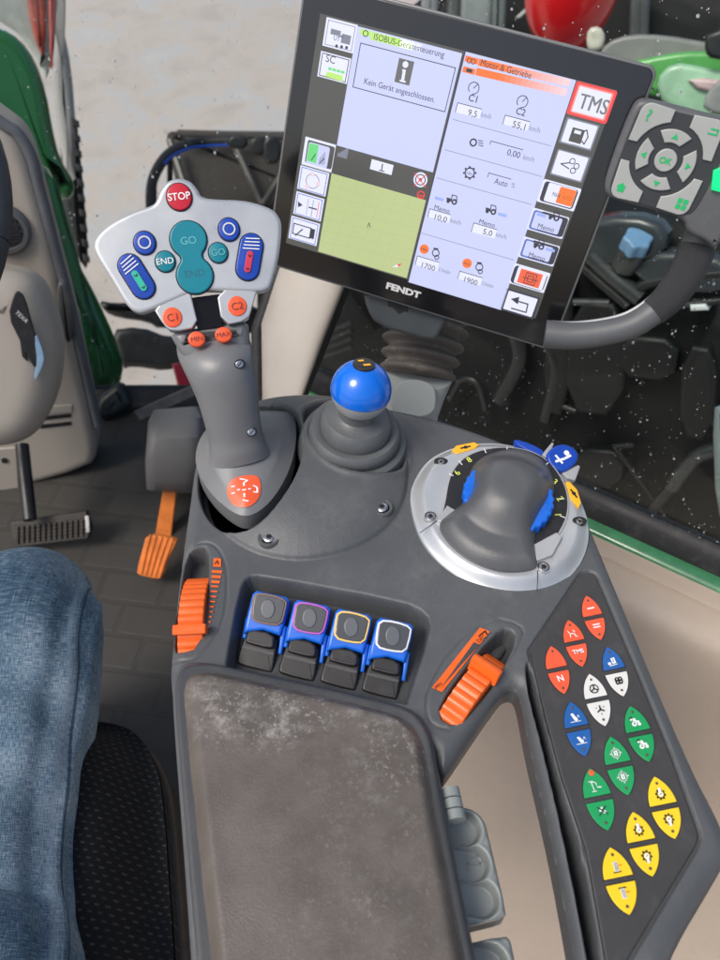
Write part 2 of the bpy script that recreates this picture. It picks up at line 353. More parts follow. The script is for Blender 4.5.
def thing(name, loc, label, cat, group=None):
    e = bpy.data.objects.new(name, None); e.empty_display_size = .02; COL.objects.link(e); e.location = loc; e['_o'] = tuple(loc)
    e['label'] = label; e['category'] = cat
    if group: e['group'] = group
    return e
def tag(o, label, cat, group=None):
    o['label'] = label; o['category'] = cat
    if group: o['group'] = group
# ------------------------------------------------------------------ signed distance and moulded (heightfield) patches
def sdf(X, Y, poly):
    P = np.array(poly); n = len(P); best = np.full(X.shape, 1e9); nx = np.zeros(X.shape); ny = np.zeros(X.shape); ins = np.zeros(X.shape, bool)
    for i in range(n):
        a = P[i]; b = P[(i+1) % n]; e = b-a; L2 = e@e
        if L2 < 1e-14: continue
        t = np.clip(((X-a[0])*e[0]+(Y-a[1])*e[1])/L2, 0, 1); qx = a[0]+t*e[0]; qy = a[1]+t*e[1]; d = (X-qx)**2+(Y-qy)**2
        k = d < best; best = np.where(k, d, best); nx = np.where(k, qx, nx); ny = np.where(k, qy, ny)
        if a[1] != b[1]:
            c = ((a[1] > Y) != (b[1] > Y)) & (X < (b[0]-a[0])*(Y-a[1])/(b[1]-a[1])+a[0]); ins ^= c
    return np.where(ins, -1, 1)*np.sqrt(best), nx, ny
def sst(x): x = np.clip(x, 0, 1); return x*x*(3-2*x)
def hf(poly, zf, res, F, m, parent, name, skirt=None, **props):
    P = np.array(poly); x0, y0 = P.min(0)-res*2; x1, y1 = P.max(0)+res*2
    xs = np.arange(x0, x1, res); ys = np.arange(y0, y1, res); X, Y = np.meshgrid(xs, ys); d, nx, ny = sdf(X, Y, poly)
    X = np.where(d > 0, nx, X); Y = np.where(d > 0, ny, Y); keepv = d < res*1.5; inside = d < 0
    D = np.minimum(d, 0); Hh = zf(X, Y, D)
    ny_, nx_ = X.shape
    anyin = inside[:-1, :-1] | inside[1:, :-1] | inside[:-1, 1:] | inside[1:, 1:]
    idx = np.arange(ny_*nx_).reshape(ny_, nx_)
    q = np.stack([idx[:-1, :-1], idx[:-1, 1:], idx[1:, 1:], idx[1:, :-1]], -1)[anyin]
    used = np.unique(q); remap = np.full(ny_*nx_, -1); remap[used] = np.arange(len(used)); q = remap[q]
    x = X.ravel()[used]; y = Y.ravel()[used]; z = Hh.ravel()[used]
    ex, ey, n_, o = [np.array(v) for v in (F.ex, F.ey, F.n, F.o)]
    V = o+np.outer(x, ex)+np.outer(y, ey)+np.outer(z, n_)
    po = np.array(parent['_o']); V = V-po
    me = bpy.data.meshes.new(name); nv = len(V); nf = len(q)
    extraV = []; extraF = []
    if skirt is not None:
        zs, zb = skirt; k = len(poly)
        pts = [np.array(F.p(u, v, zs))-po for u, v in poly]+[np.array(F.p(u, v, zb))-po for u, v in poly]
        extraV = pts; extraF = [(nv+i, nv+i+k, nv+(i+1) % k+k, nv+(i+1) % k) for i in range(k)]
        V = np.vstack([V, np.array(extraV)]); q = np.vstack([q, np.array(extraF)])
    me.vertices.add(len(V)); me.vertices.foreach_set('co', V.ravel())
    me.loops.add(len(q)*4); me.loops.foreach_set('vertex_index', q.ravel().astype(np.int32))
    me.polygons.add(len(q)); me.polygons.foreach_set('loop_start', np.arange(len(q), dtype=np.int32)*4)
    me.materials.append(m); me.update(calc_edges=True); me.validate(); me.polygons.foreach_set('use_smooth', [True]*len(me.polygons)); me.update()
    ob = bpy.data.objects.new(name, me); COL.objects.link(ob); ob.parent = parent; ob['_o'] = parent['_o']
    for k_, v in props.items(): ob[k_] = v
    return ob
def screw(mb, F, px, py, h, r=.0042):
    c = F.uv(px, py, h)
    mb.lathe(F, c, [(r, h-.003), (r, h), (r*.85, h+.0006), (r*.5, h+.0007), (.0001, h+.0007)], SCRW, 20)
    pts = []
    for i in range(24):
        a = 2*math.pi*i/24; rr = r*(.42+.10*math.cos(6*a)); pts.append((c[0]+rr*math.cos(a), c[1]+rr*math.sin(a)))
    mb.flat(F, pts, h+.0012, INK)
# ================================================================== ARMREST CONSOLE
CO = Z(330, 560)
con = thing('armrest_console', CO, 'dark grey tractor armrest console with blue rocker switches, orange wheels and a worn brown pad', 'control console')
def zp(pts, z=0.): return [tuple(Z(x, y, z)[:2]) for x, y in pts]
outl = zp(smooth([(655,1030),(671,960),(722,874),(736,848),(721,812),(698,770),(652,664),(613,572),(582,498),(558,463),(530,449),(470,425),(410,408),(350,399),(300,396),(262,399),(235,407),(208,426),(194,455),(189,495),(183,535),(176,590),(171,640),(168,668),(171,700),(185,722),(300,745),(410,760),(428,745),(437,766),(445,772),(448,770),(476,728),(500,694),(508,685),(518,684),(523,697),(531,742),(556,845),(578,960),(588,1030)], 2))
domeO = zp(smooth([(196,455),(215,418),(258,397),(300,390),(350,393),(388,406),(405,440),(410,475),(404,508),(382,536),(342,556),(290,563),(240,549),(206,515)], 2))
holeO = zp(smooth([(203,430),(245,404),(292,408),(306,436),(303,470),(286,503),(258,527),(228,529),(203,512),(192,475)], 2), .01)
wellO = zp(smooth([(297,418),(318,402),(352,399),(388,408),(404,432),(408,456),(392,470),(353,476),(322,462)], 2), .014)
rockO = zp(smooth([(238,590),(246,575),(262,574),(404,600),(428,612),(433,630),(410,700),(408,707),(300,684),(226,668),(224,664)], 1))
slotL = zp(smooth([(186,552),(196,547),(209,546),(210,575),(207,610),(199,648),(180,654),(172,648),(172,620),(177,590)], 1))
trimL = zp(smooth([(190,545),(209,541),(222,552),(228,575),(225,620),(208,648),(192,661),(168,660),(150,650),(160,600)], 2))
trimR = zp(smooth([(433,726),(426,712),(428,690),(451,650),(492,617),(520,624),(525,636),(504,673),(455,730)], 1))
slotR = zp(smooth([(435,716),(450,686),(492,634),(508,626),(519,637),(501,677),(457,729)], 1))
groO = zp(smooth([(524,668),(529,656),(545,712),(560,776),(585,851),(604,960),(614,1040),(600,1040),(588,960),(562,830),(541,742),(530,700)], 1))
panO = [(528,651),(535,640),(578,576),(582,572),(589,571),(595,573),(598,577),(640,675),(671,751),(699,829),(701,838),(698,848),(650,928),(631,960),(618,990),(610,1000),(603,960),(584,851),(559,776),(543,715)]
panU = zp(panO)
def flatin(X, Y, poly): return sdf(X, Y, poly)[0]
rk = Z(250, 570); 
def zcon(X, Y, d):
    z = np.zeros_like(X)
    D = flatin(X, Y, domeO); z = z+.017*(1-(1-np.clip(-D/.060, 0, 1))**2)+.0016*sst(-D/.003)
    D = flatin(X, Y, wellO); z = z-.013*sst(-D/.005); z = z+.0016*np.exp(-((D-.0025)/.003)**2)
    D = flatin(X, Y, holeO); t = sst(-D/.005); z = z*(1-t)-.03*t
    D = flatin(X, Y, rockO); t = sst(-D/.009); z = z*(1-t)-.036*t
    D = flatin(X, Y, trimL); z = z-.0009*np.exp(-(D/.0009)**2)
    D = flatin(X, Y, trimR); z = z-.0009*np.exp(-(D/.0009)**2)
    for sl in (slotL, slotR):
        D = flatin(X, Y, sl); t = sst(-D/.0045); z = z*(1-t)-.024*t
    D = flatin(X, Y, groO); t = sst(-D/.004); z = z*(1-t)-.035*t
    D = flatin(X, Y, panU); z = z-.0022*sst((.0012-D)/.0016)
    r = .011; q = np.clip(r+d, 0, r*.985); z = z-(r-np.sqrt(r*r-q*q))
    return z
hf(outl, zcon, .00085, LV, CG, con, 'housing', skirt=(-.009, -.026))
mb = MB()
mb.prism(LV, zp([(195,740),(182,700),(180,640),(186,570),(198,510),(215,450),(270,415),(350,412),(410,420),(470,440),(530,470),(560,520),(545,590),(500,660),(455,735),(440,755),(420,760)], -.02), -.11, -.018, CG2, .004); mb.build('underside_tray', con)
# screws in dome
for px, py, z in ((269,537,.0075),(382,507,.0075)):
    mb = MB(); f = LV; c = f.uv(px, py, z)
    mb.lathe(f, c, [(.0085, z-.004), (.0085, z-.0006), (.0078, z+.0004), (.0060, z), (.0056, z-.004)], CG, 28, caps=False)
    mb.lathe(f, c, [(.0057, z-.0012), (.0001, z-.0012)], BLK, 20)
    screw(mb, f, px, py, z, .0046); mb.build('screw', con)
# black disk in the joystick hole, painted shade for its dark inside
mb = MB(); mb.prism(LV, offset(holeO, .004), -.031, -.018, BLKR, .002); mb.build('hole_shade_disk', con)
# --- pad
padz = .014
base = zp(smooth([(171,700),(172,676),(180,662),(196,659),(215,661),(380,697),(418,708),(433,733),(440,775),(477,960),(502,1080),(196,1080),(190,960),(180,820)], 2), .004)
mb = MB(); mb.prism(LV, base, -.06, .004, CG, .005); mb.build('pad_base', con)
lidp = zp(smooth([(174,700),(175,678),(182,666),(198,662),(216,663),(378,699),(415,710),(431,736),(437,775),(474,960),(499,1080),(204,1080),(196,960),(184,820)], 2), .008)
mb = MB(); mb.prism(LV, lidp, .0, .0085, CG2, .003); mb.build('pad_rim', con)
cus = zp(smooth([(179,700),(180,680),(186,669),(202,665),(220,666),(376,701),(412,713),(428,738),(434,776),(471,960),(495,1080),(214,1080),(206,960),(191,820)], 2), .014)
CUSC = np.array(cus).mean(0)
def zpad(X, Y, d):
    z = .0165-.009*(1-sst(-d/.010))+.0022*sst(-d/.05)
    z = z+.00025*np.sin(X*90+np.sin(Y*60)*2)*np.cos(Y*75+1.5*np.sin(X*50))
    return z
cu_ = hf(cus, zpad, .0016, LV, PADM, con, 'armrest_pad', skirt=(.0080, .003), label='worn brown leatherette pad with chalky white scuffs')
cu_['_o'] = con['_o']
# pad material coords are object-local to console origin -> adjust PADO
# --- hinge and side trays
mb = MB()
p0 = Z(449, 789, -.004); p1 = Z(456, 822, -.004); d = (p1-p0)
for i in range(3):
    a = p0+d*(i/3+.015); b = p0+d*((i+1)/3-.015); mb.tube([a, a.lerp(b, .02), a.lerp(b, .98), b], [.0045, .0062, .0062, .0045], TRAY, 18)
mb.box(LV, *Z(440, 806, -.008)[:2], -.012, *Z(452, 796, -.008)[:2], -.004, TRAY, .001)
mb.build('hinge', con)
zt = -.018
t1 = zp(smooth([(440,806),(462,806),(474,809),(484,818),(488,830),(507,912),(505,917),(472,925),(455,930),(440,930)], 1), zt)
def pocket(cs, r, dep, z0=zt):
    C = [tuple(Z(x, y, z0)[:2]) for x, y in cs]
    def f(X, Y, d):
        z = np.zeros_like(X)+z0
        q = np.full(X.shape, 9.)
        for cx, cy in C: q = np.minimum(q, np.where(X > cx, np.hypot(X-cx, Y-cy), np.abs(Y-cy+ (X-cx)*.22)))
        z = z-dep*sst((r-q)/.003)+.0010*np.exp(-((q-r-.001)/.0015)**2)
        rr = .003; e = np.clip(rr+d, 0, rr*.98); return z-(rr-np.sqrt(rr*rr-e*e))
    return f
hf(t1, pocket([(464,829),(472,864),(481,899)], .0105, .007), .0006, LV, TRAY, con, 'coin_tray', skirt=(zt-.0028, zt-.02))
t2 = zp(smooth([(460,944),(502,936),(509,936),(513,946),(530,1040),(470,1040)], 1), zt)
hf(t2, pocket([(488,966),(498,1010)], .0115, .007), .0006, LV, TRAY, con, 'coin_tray', skirt=(zt-.0028, zt-.02))
mb = MB(); c = LV.uv(473, 862, zt-.0066); 
mb.line(LV, [(c[0]-.004, c[1]+.003), (c[0]+.003, c[1]+.003), (c[0]+.003, c[1]+.0045)], .0009, zt-.0058, TRAY)
mb.line(LV, [(c[0]-.003, c[1]-.004), (c[0]-.003, c[1]-.001), (c[0]+.004, c[1]-.001), (c[0]+.005, c[1]+.001)], .0009, zt-.0058, TRAY); mb.build('tray_emblem', con)

# --- rocker switches
GREYCAP = mat('smoky_cap', (.045,.05,.055), .18, coat=.6)
for k, (nm, col) in enumerate((('brown', (.17,.10,.08)), ('purple', (.42,.09,.45)), ('yellow', (.72,.50,.13)), ('white', (.66,.68,.70)))):
    dx, dy = 41.6*k, 9.0*k
    e = bpy.data.objects.new('rocker_switch', None); COL.objects.link(e); e.parent = con; e['_o'] = con['_o']; e['label'] = f'blue rocker switch with {nm} outlined cap'
    F1 = Frame(Z(262+dx, 640+dy, -.010), (0, -.34, .94)).at(Z(262+dx, 640+dy, -.010))
    sh = lambda P: [(x+dx, y+dy) for x, y in P]
    mb = MB()                                                       # black lower lever
    mb.prism(F1, F1.poly(smooth(sh([(243,640),(247,632),(262,634),(278,638),(277,645),(273,672),(270,673),(240,665),(236,661)]), 1)), -.022, .0, BLK, .0015)
    mb.prism(F1, F1.poly(smooth(sh([(249,629),(275,634),(275,648),(270,650),(247,644),(246,642)]), 1)), -.01, .0045, BLK, .0015)
    mb.flat(F1, F1.poly(smooth(sh([(241,648),(243,645),(274,652),(274,656),(258,652)]), 1), .0005), .0008, CG2)
    mb.build('lower_lever', e)
    F2 = Frame(Z(266+dx, 612+dy, .004), (0.0, -.50, .87))
    mb = MB()                                                       # blue hood with two side legs
    mb.prism(F2, F2.poly(sh([(252,594),(256,590.5),(285,596.5),(289,600),(287,612),(282,630),(280,636),(262,630),(248,632),(243,634),(246,618)])), -.020, -.001, BLUE, .002)
    for a, b in (((247,618),(242,639)), ((283,625),(278,655))):
        mb.prism(F2, F2.poly(sh([(a[0]-2.2, a[1]), (a[0]+3, a[1]+1), (b[0]+3, b[1]), (b[0]-1, b[1]-1)])), -.016, -.0045, BLUE, .0012)
    mb.build('hood', e)
    cm = mat('cap_outline_'+nm, col, .4)
    mb = MB(); q = F2.poly(smooth(sh([(254,592.5),(270,593.5),(287.5,599.5),(286,610),(281.5,626),(266,625),(250.5,620.5),(251,606)]), 1), .001)
    mb.prism(F2, q, -.003, .0008, cm, .0006)
    mb.prism(F2, offset(q, .0013), .0, .0013, GREYCAP, .0005); 
    q2 = F2.uv(268+dx, 609+dy, .001); mb.prism(F2, circ(q2[0], q2[1], .0050, 24, .0068), .0008, .0020, mat('cap_thumb_dimple', (.09,.10,.11), .3), .0008)
    q3 = F2.uv(279+dx, 600+dy, .0014); mb.ctext(F2, 'I II', q3, .0012, .0017, GRIP, ang=-.2)
    mb.build('cap', e)
# --- thumb wheels
def wheel(pa, pb, wpx, rad, zc, tabpos, name, prot):
    a = Z(*pa, prot); b = Z(*pb, prot); a.z = b.z = 0; mid = (a+b)/2; L = (b-a); t = L.normalized(); ax = Vector((-t.y, t.x, 0))
    half = wpx/2*.00075
    Fw = Frame((mid.x, mid.y, prot-rad), ax, up=(0, 0, 1)); mb = MB(); n = 220; pts = []
    for i in range(n):
        th = 2*math.pi*i/n; w = 2*math.pi*i/n*44; rr = rad-.0011*(.5+.5*math.cos(w))**2; pts.append((rr*math.cos(th), rr*math.sin(th)))
    mb.prism(Fw, pts, -half, half, ORG, .0012, bottom=True)
    th = tabpos; tp = [(rad*.9*math.cos(th-.075), rad*.9*math.sin(th-.075)), ((rad+.006)*math.cos(th-.065), (rad+.006)*math.sin(th-.065)), ((rad+.007)*math.cos(th), (rad+.007)*math.sin(th)), ((rad+.006)*math.cos(th+.065), (rad+.006)*math.sin(th+.065)), (rad*.9*math.cos(th+.075), rad*.9*math.sin(th+.075))]
    mb.prism(Fw, tp, -half-.002, half+.003, ORG, .0012, bottom=True)
    o = mb.build(name, con); return o
wheel((196,566), (187,648), 23, .043, 0, R(90+24), 'thumb_wheel', .0075)
wheel((497,652), (446,720), 21, .043, 0, R(90-20), 'thumb_wheel', .0075)
mb = MB(); h = .0010                                              # printed wedge scale, left wheel
for i in range(12):
    t = i/11; y = 570+56*t; x = 217-8*t; w = 4.6*(1-t)+.5; hh = 2.6 if i < 3 else 1.4
    mb.flat(LV, LV.poly([(x-w, y), (x+w, y+.6), (x+w-.3, y+hh+.6), (x-w-.3, y+hh)], h), h, ORG)
mb.flat(LV, LV.poly([(213.5,558),(221,558.5),(221,567),(213,566.5)], h), h, ORG)
mb.ctext(LV, 'A', LV.uv(217, 562.5, h), .004, h+.0003, INK); mb.build('wedge_scale_print', con)
mb = MB()
mb.flat(LV, LV.poly([(480,627.5),(490,631.5),(442,692),(432,687.5)], h), h, ORG)
mb.flat(LV, LV.poly([(474,642),(479.5,644.5),(441,687.5)], h+.0003), h+.0003, CG2)
mb.line(LV, LV.poly([(479,636),(485,631),(487,634)], h+.0005), .0009, h+.0005, INK)
mb.ctext(LV, 'DEC', LV.uv(481, 639, h), .0026, h+.0006, INK, ang=R(40)); mb.ctext(LV, 'MIN', LV.uv(438, 686, h), .0022, h+.0006, INK, ang=R(40))
mb.build('wedge_scale_print', con)

# --- button panel
FP = LV
mb = MB(); mb.prism(FP, offset(panU, .0012), -.004, .0004, PANEL, .0012); mb.build('button_panel', con)
KEY = {'o': mat('key_orange', (.74,.095,.035), .38, var=.03), 'b': mat('key_blue', (.012,.10,.34), .38, var=.03), 'w': mat('key_white', (.66,.66,.62), .4, var=.03),
       'g': mat('key_green', (.010,.30,.09), .38, var=.03), 'y': mat('key_yellow', (.83,.57,.015), .38, var=.03)}
LED = mat('unlit_led', (.10,.06,.05), .3)
def icon(mb, kind, c, ex, ey, s, h):
    P = lambda u, v: (c[0]+ex[0]*u*s+ey[0]*v*s, c[1]+ex[1]*u*s+ey[1]*v*s)
    cc = lambda u, v, r, n=20: [P(u+r*math.cos(2*math.pi*i/n), v+r*math.sin(2*math.pi*i/n)) for i in range(n)]
    ln = lambda pts, w, m, cl=False, dh=0: mb.line(FP, [P(*q) for q in pts], w*s, h+dh, m, cl)
    fl = lambda pts, m, dh=0: mb.flat(FP, [P(*q) for q in pts], h+dh, m)
    if kind == 'I': fl([(-.7,-.14),(.7,-.14),(.7,.14),(-.7,.14)], WHT)
    elif kind == 'II':
        for k in (-.25, .3): fl([(-.7,k-.12),(.7,k-.12),(.7,k+.12),(-.7,k+.12)], WHT)
    elif kind == 'chair': ln([(-.8,.6),(-.5,.0),(-.55,-.7)], .13, WHT); ln([(-.5,0),(.3,-.1),(.5,-.8),(.75,-.7)], .16, WHT); ln([(.2,.6),(.5,.2)], .12, WHT)
    elif kind in ('TMS', 'N'): mb.ctext(FP, kind, P(0, .1), s*(.8 if kind == 'TMS' else 1.15), h, WHT, ang=math.atan2(ex[1], ex[0]), bold=.02)
    elif kind == 'tank': fl([(-.1,-.6),(.6,-.5),(.5,.6),(-.2,.5)], WHT); ln([(.15,-.3),(.15,.3)], .12, KEY['b'], dh=.0002); fl([(-.9,-.7),(-.4,-.7),(-.4,-.2),(-.9,-.2)], WHT); ln([(-.7,-.9),(.7,-.75)], .12, WHT)
    elif kind == 'clover':
        for a in (45, 135, 225, 315): mb.flat(FP, cc(.42*math.cos(R(a)), .42*math.sin(R(a)), .40), h, INK); mb.flat(FP, cc(.42*math.cos(R(a)), .42*math.sin(R(a)), .12, 10), h+.0002, KEY['w'])
        ln([(-.7,0),(.7,0)], .12, INK, dh=.0003)
    elif kind == 'steer': ln([(.75*math.cos(2*math.pi*i/22), .75*math.sin(2*math.pi*i/22)) for i in range(22)], .16, INK, True); [ln([(0,0),(.7*math.cos(R(a)), .7*math.sin(R(a)))], .2, INK, dh=.0001) for a in (90, 210, 330)]
    elif kind == 'steer2': [ln([(0,0),(.7*math.cos(R(a)), .7*math.sin(R(a)))], .22, INK) for a in (90, 210, 330)]; mb.flat(FP, cc(0, 0, .22), h+.0001, INK); [mb.flat(FP, cc(.8*math.cos(R(a)), .8*math.sin(R(a)), .1, 8), h, INK) for a in (30, 150, 270)]
    elif kind in ('arm1', 'arm2'):
        sg = 1 if kind == 'arm1' else .6
        ln([(-.9,-.75),(.9,-.75)], .10, WHT); fl([(-.6,.7*sg),(-.2,.75*sg),(.4,-.4),(.1,-.6),(-.2,-.45)], WHT); mb.flat(FP, cc(.15,-.4,.27), h+.0001, WHT); mb.ctext(FP, 'A', P(.65, .1), s*.5, h, WHT)
    elif kind == 'tractor': mb.flat(FP, cc(-.35,-.3,.42), h, WHT); mb.flat(FP, cc(-.35,-.3,.17,10), h+.0002, KEY['g']); mb.flat(FP, cc(.5,-.45,.27), h, WHT); fl([(-.45,0),(.6,-.2),(.6,.15),(.1,.2),(.05,.65),(-.4,.65)], WHT); ln([(-.9,.7),(-.5,.9)], .2, INK); mb.flat(FP, cc(-.7,.5,.18,10), h, WHT)
    elif kind == 'gear': ln([(.72*math.cos(2*math.pi*i/22), .72*math.sin(2*math.pi*i/22)) for i in range(22)], .12, WHT, True); [ln([(.6*math.cos(R(a)), .6*math.sin(R(a))), (.98*math.cos(R(a)), .98*math.sin(R(a)))], .14, WHT) for a in (0, 90, 180, 270)]; fl([(-.3,-.4),(.3,-.4),(.3,.4),(-.3,.4)], WHT); ln([(0,-.25),(0,.25)], .1, KEY['g'], dh=.0002)
    elif kind == 'boom': ln([(-.5,.7),(-.3,-.8)], .1, WHT); ln([(-.7,-.8),(.0,-.8)], .1, WHT); ln([(-.5,.7),(.2,.55),(.3,.1)], .1, WHT); ln([(.3,-.2),(.9,-.3)], .16, WHT); ln([(-.9,.8),(-.2,.8)], .1, WHT)
    elif kind == 'cross': ln([(-.7,-.6),(.7,.6)], .15, INK, dh=.0002); ln([(-.7,.6),(.7,-.6)], .12, INK, dh=.0002); mb.flat(FP, cc(-.3,.1,.2), h, WHT); mb.flat(FP, cc(.3,-.2,.24), h, WHT); mb.flat(FP, cc(.0,.45,.16), h, WHT)
    elif kind in ('pto1', 'pto2'):
        pts = []
        for i in range(48):
            a = 2*math.pi*i/48; r = .88 if (i//3) % 2 else .66; pts.append(P(r*math.cos(a), r*math.sin(a)))
        mb.flat(FP, pts, h, INK); mb.flat(FP, cc(0, 0, .5), h+.0001, KEY['y']); sg = 1 if kind == 'pto1' else -1
        fl([(-.22,.0),(.22,.0),(.22,1.0*sg),(-.22,1.0*sg)], WHT, .0003); mb.flat(FP, cc(0, 0, .36), h+.0004, WHT); ln([(-.15,-.1),(.15,.1)], .1, INK, dh=.0006)
    elif kind in ('spool1', 'spool2'):
        sg = 1 if kind == 'spool1' else -1
        fl([(-.35,-.7),(.35,-.7),(.35,.7),(-.35,.7)], WHT); [ln([(x,-.6),(x,.6)], .06, INK, dh=.0002) for x in (-.2, 0, .2)]
        ln([(-.6,-.8*sg),(.6,-.8*sg)], .14, INK, dh=.0001); ln([(.5,.1),(1.0,.1)], .12, ORG)
lens = [((586,596.5),(600.7,640.5),'oo','I','II'), ((568,620.8),(582.2,667.4),'oo','chair','TMS'), ((550.6,646.8),(564.4,694.5),'oo','','N'), ((607,647.6),(623.3,696.9),'bw','tank','clover'),
        ((588.9,674.8),(605,726.6),'ww','steer','steer2'), ((570,702.6),(584.9,757),'bb','arm1','arm2'), ((629.7,706.8),(648.7,762.4),'gg','tractor','tractor'), ((610,737.3),(627.9,795.8),'gg','gear','gear'),
        ((589.4,769),(607.6,831),'gg','boom','cross'), ((653.9,777.3),(674.5,839.4),'yy','pto1','pto2'), ((632.5,812.6),(652.1,876.9),'yy','pto1','pto2'), ((609.7,848),(629.1,915.2),'yy','spool1','spool2')]
for tp, bt, cols, i1, i2 in lens:
    a = Vector(FP.uv(*tp)); b = Vector(FP.uv(*bt)); L = (b-a).length; d = (b-a)/L; cx_, cy_ = (tp[0]+bt[0])/2, (tp[1]+bt[1])/2; w = (Vector(FP.uv(cx_+10, cy_-2.0))-Vector(FP.uv(cx_, cy_))).normalized(); Wd = math.hypot(bt[0]-tp[0], bt[1]-tp[1])*.218*LV.scale(cx_, cy_)
    if w.dot(Vector((-d.y, d.x))) < 0: w = -w
    # bar line is skewed a little: side corners
    def half(s0, s1):
        L_, R_ = [], []
        for i in range(13):
            t = s0+(s1-s0)*i/12; k = Wd*(1-abs(2*t-1)**2.35)**.85; c = a+d*(L*t); L_.append(tuple(c-w*k)); R_.append(tuple(c+w*k))
        return L_+R_[::-1]
    for (s0, s1, ch, ic, led) in ((.0, .455, cols[0], i1, .10), (.545, 1.0, cols[1], i2, .90)):
        mb = MB(); q = half(s0, s1); mb.prism(FP, offset(q, -.0004), .0, .0007, INK); mb.prism(FP, q, .0, .0011, KEY[ch], .0003)
        lc = a+d*(L*(led+.015 if led < .5 else led-.015)); 
        if ic == 'boom': mb.prism(FP, circ(lc.x, lc.y+.0012, .0017, 16), .001, .0022, ORGK, .0004)
        else: mb.prism(FP, circ(lc.x, lc.y, .00085, 14), .001, .0016, LED, .0003)
        mc = a+d*(L*(.30 if s0 == 0 else .70))
        if ic: icon(mb, ic, tuple(mc), tuple(w if w.x > 0 else -w), tuple(-d), L*.104, .0016)
        mb.build('membrane_key', con, **({'label': {'o':'orange','b':'blue','w':'white','g':'green','y':'yellow'}[ch]+' membrane key'}))
    mb = MB(); q = half(.46, .54); mb.prism(FP, q, .0, .0008, PANEL, .0003); mb.build('key_divider', con)

# ================================================================== ROTARY DIAL (with its silver ring)
FD = Frame(Z(500, 520, .004), (0, -.06, 1)); FD = Frame(Z(500, 520, .003), (.0, -.08, 1))
dial = thing('rotary_control', tuple(FD.o), 'round silver ringed rotary control with dark palm rest, blue toothed wheel and yellow numbers', 'rotary control')
ringO = smooth(FD.poly(spline([(410.7,500),(413.7,481),(427.5,459.7),(449,447.5),(476,441.5),(508,442.5),(538,453),(562,471),(580,496),(588.8,520.8),(588,545),(577,567.5),(557,584.5),(531,592),(501,591),(467,580),(438,559.5),(419,533)], 3), .004), 3)
def zring(X, Y, d):
    z = .001+.0075*sst(-d/.011); 
    return z
hf(ringO, zring, .0009, FD, SIL, dial, 'silver_ring', skirt=(.001, -.004))
for a, b in (((420,533),(437,521)), ((537,592),(538,562))):
    mb = MB(); mb.line(FD, FD.poly([a, b], .0085), .0005, .0089, BLK); mb.build('ring_seam', dial)
innO = FD.poly(smooth([(437,524),(443,505),(446,485),(451,470),(464,456),(484,448.5),(507,446.5),(530,450),(550,461),(564,480),(570,500),(568,520),(558,538),(538,566),(520,571),(496,570),(470,561),(450,545)], 2), .009)
mb = MB(); mb.prism(FD, innO, .0, .0098, SILD, .0009); mb.build('inner_rim', dial)
mb = MB(); q = offset(innO, .0016); mb.prism(FD, q, .0, .0104, BLK, .0003)
YEL = mat('yellow_numbers', (.75,.80,.12), .5)
for s_, x, y, an in (('6',457,473,50), ('8',469,460,30), ('3',555,482,-40), ('2',560,499,-65), ('1',558,515,-85)):
    mb.ctext(FD, s_, FD.uv(x, y, .0107), .0052, .0112, YEL, ang=R(an))
for x, y, x2, y2 in ((449,474,453,476),(459,461,462,465),(484,449,486,453),(507,447.5,507,451),(548,463,544,467),(564,499,559,499),(565,518,560,516)):
    mb.line(FD, FD.poly([(x, y), (x2, y2)], .0107), .0006, .0112, WHT)
mb.build('number_scale', dial)
c = FD.uv(508, 497, .016); mb = MB(); n = 180; pts = []
for i in range(n):
    a = 2*math.pi*i/n; rr = .0345-.0013*(.5+.5*math.cos(2*math.pi*i/n*30)); pts.append((c[0]+rr*math.cos(a), c[1]+rr*math.sin(a)*1.0))
mb.prism(FD, pts, .008, .019, BLUE, .0015); mb.build('toothed_wheel', dial)
for qd in ([(437,521),(447,506),(461,514),(459,521),(449,526)], [(534,545),(556,533),(562,538),(552,556),(536,562)]):
    mb = MB(); mb.prism(FD, FD.poly(qd, .0105), .006, .0118, SILD, .0008); mb.build('end_stop', dial)
capO = FD.poly(smooth([(437,523),(450,512),(464,502),(470,490),(468,474),(478,458),(496,450),(516,447),(536,453),(550,466),(556,484),(552,502),(540,520),(534,538),(536,554),(539,566),(520,570),(497,569),(470,559),(450,543)], 2), .013)
kc = FD.uv(510, 486, .03)
def zcap(X, Y, d):
    r = np.hypot(X-kc[0], Y-kc[1]); body = .0115+.007*(1-(1-np.clip(-d/.012, 0, 1))**2.2)
    k = np.clip(1-(r/.040)**2, 0, 1); edge = 1-(1-np.clip(-d/.016, 0, 1))**2
    return body+.016*sst(k)*edge+.004*np.exp(-(r/.045)**2)*edge
hf(capO, zcap, .0009, FD, mat('palm_rest_plastic', (.082,.086,.090), .36, bump=.3, bscale=1500, var=.08, dust=.06), dial, 'palm_rest', skirt=(.0115, .006))
for px, py in ((430.5,516.5),(543.5,567)):
    mb = MB(); cc_ = FD.uv(px, py, .009); mb.lathe(FD, cc_, [(.0052,.006),(.0052,.0093),(.0044,.0093)], SILD, 24, False); mb.lathe(FD, cc_, [(.0046,.0090),(.0001,.0090)], BLK, 20); screw(mb, FD, px, py, .0098, .0038); mb.build('screw', dial)
for px, py in ((441,461.5),(579.5,521)):
    mb = MB(); cc_ = FD.uv(px, py, .008); mb.prism(FD, circ(cc_[0], cc_[1], .0055, 24, .0036), .006, .0088, BLK, .0003); screw(mb, FD, px, py+.5, .0088, .0026); mb.build('screw', dial)
YK = mat('amber_sticker', (.85,.42,.02), .4)
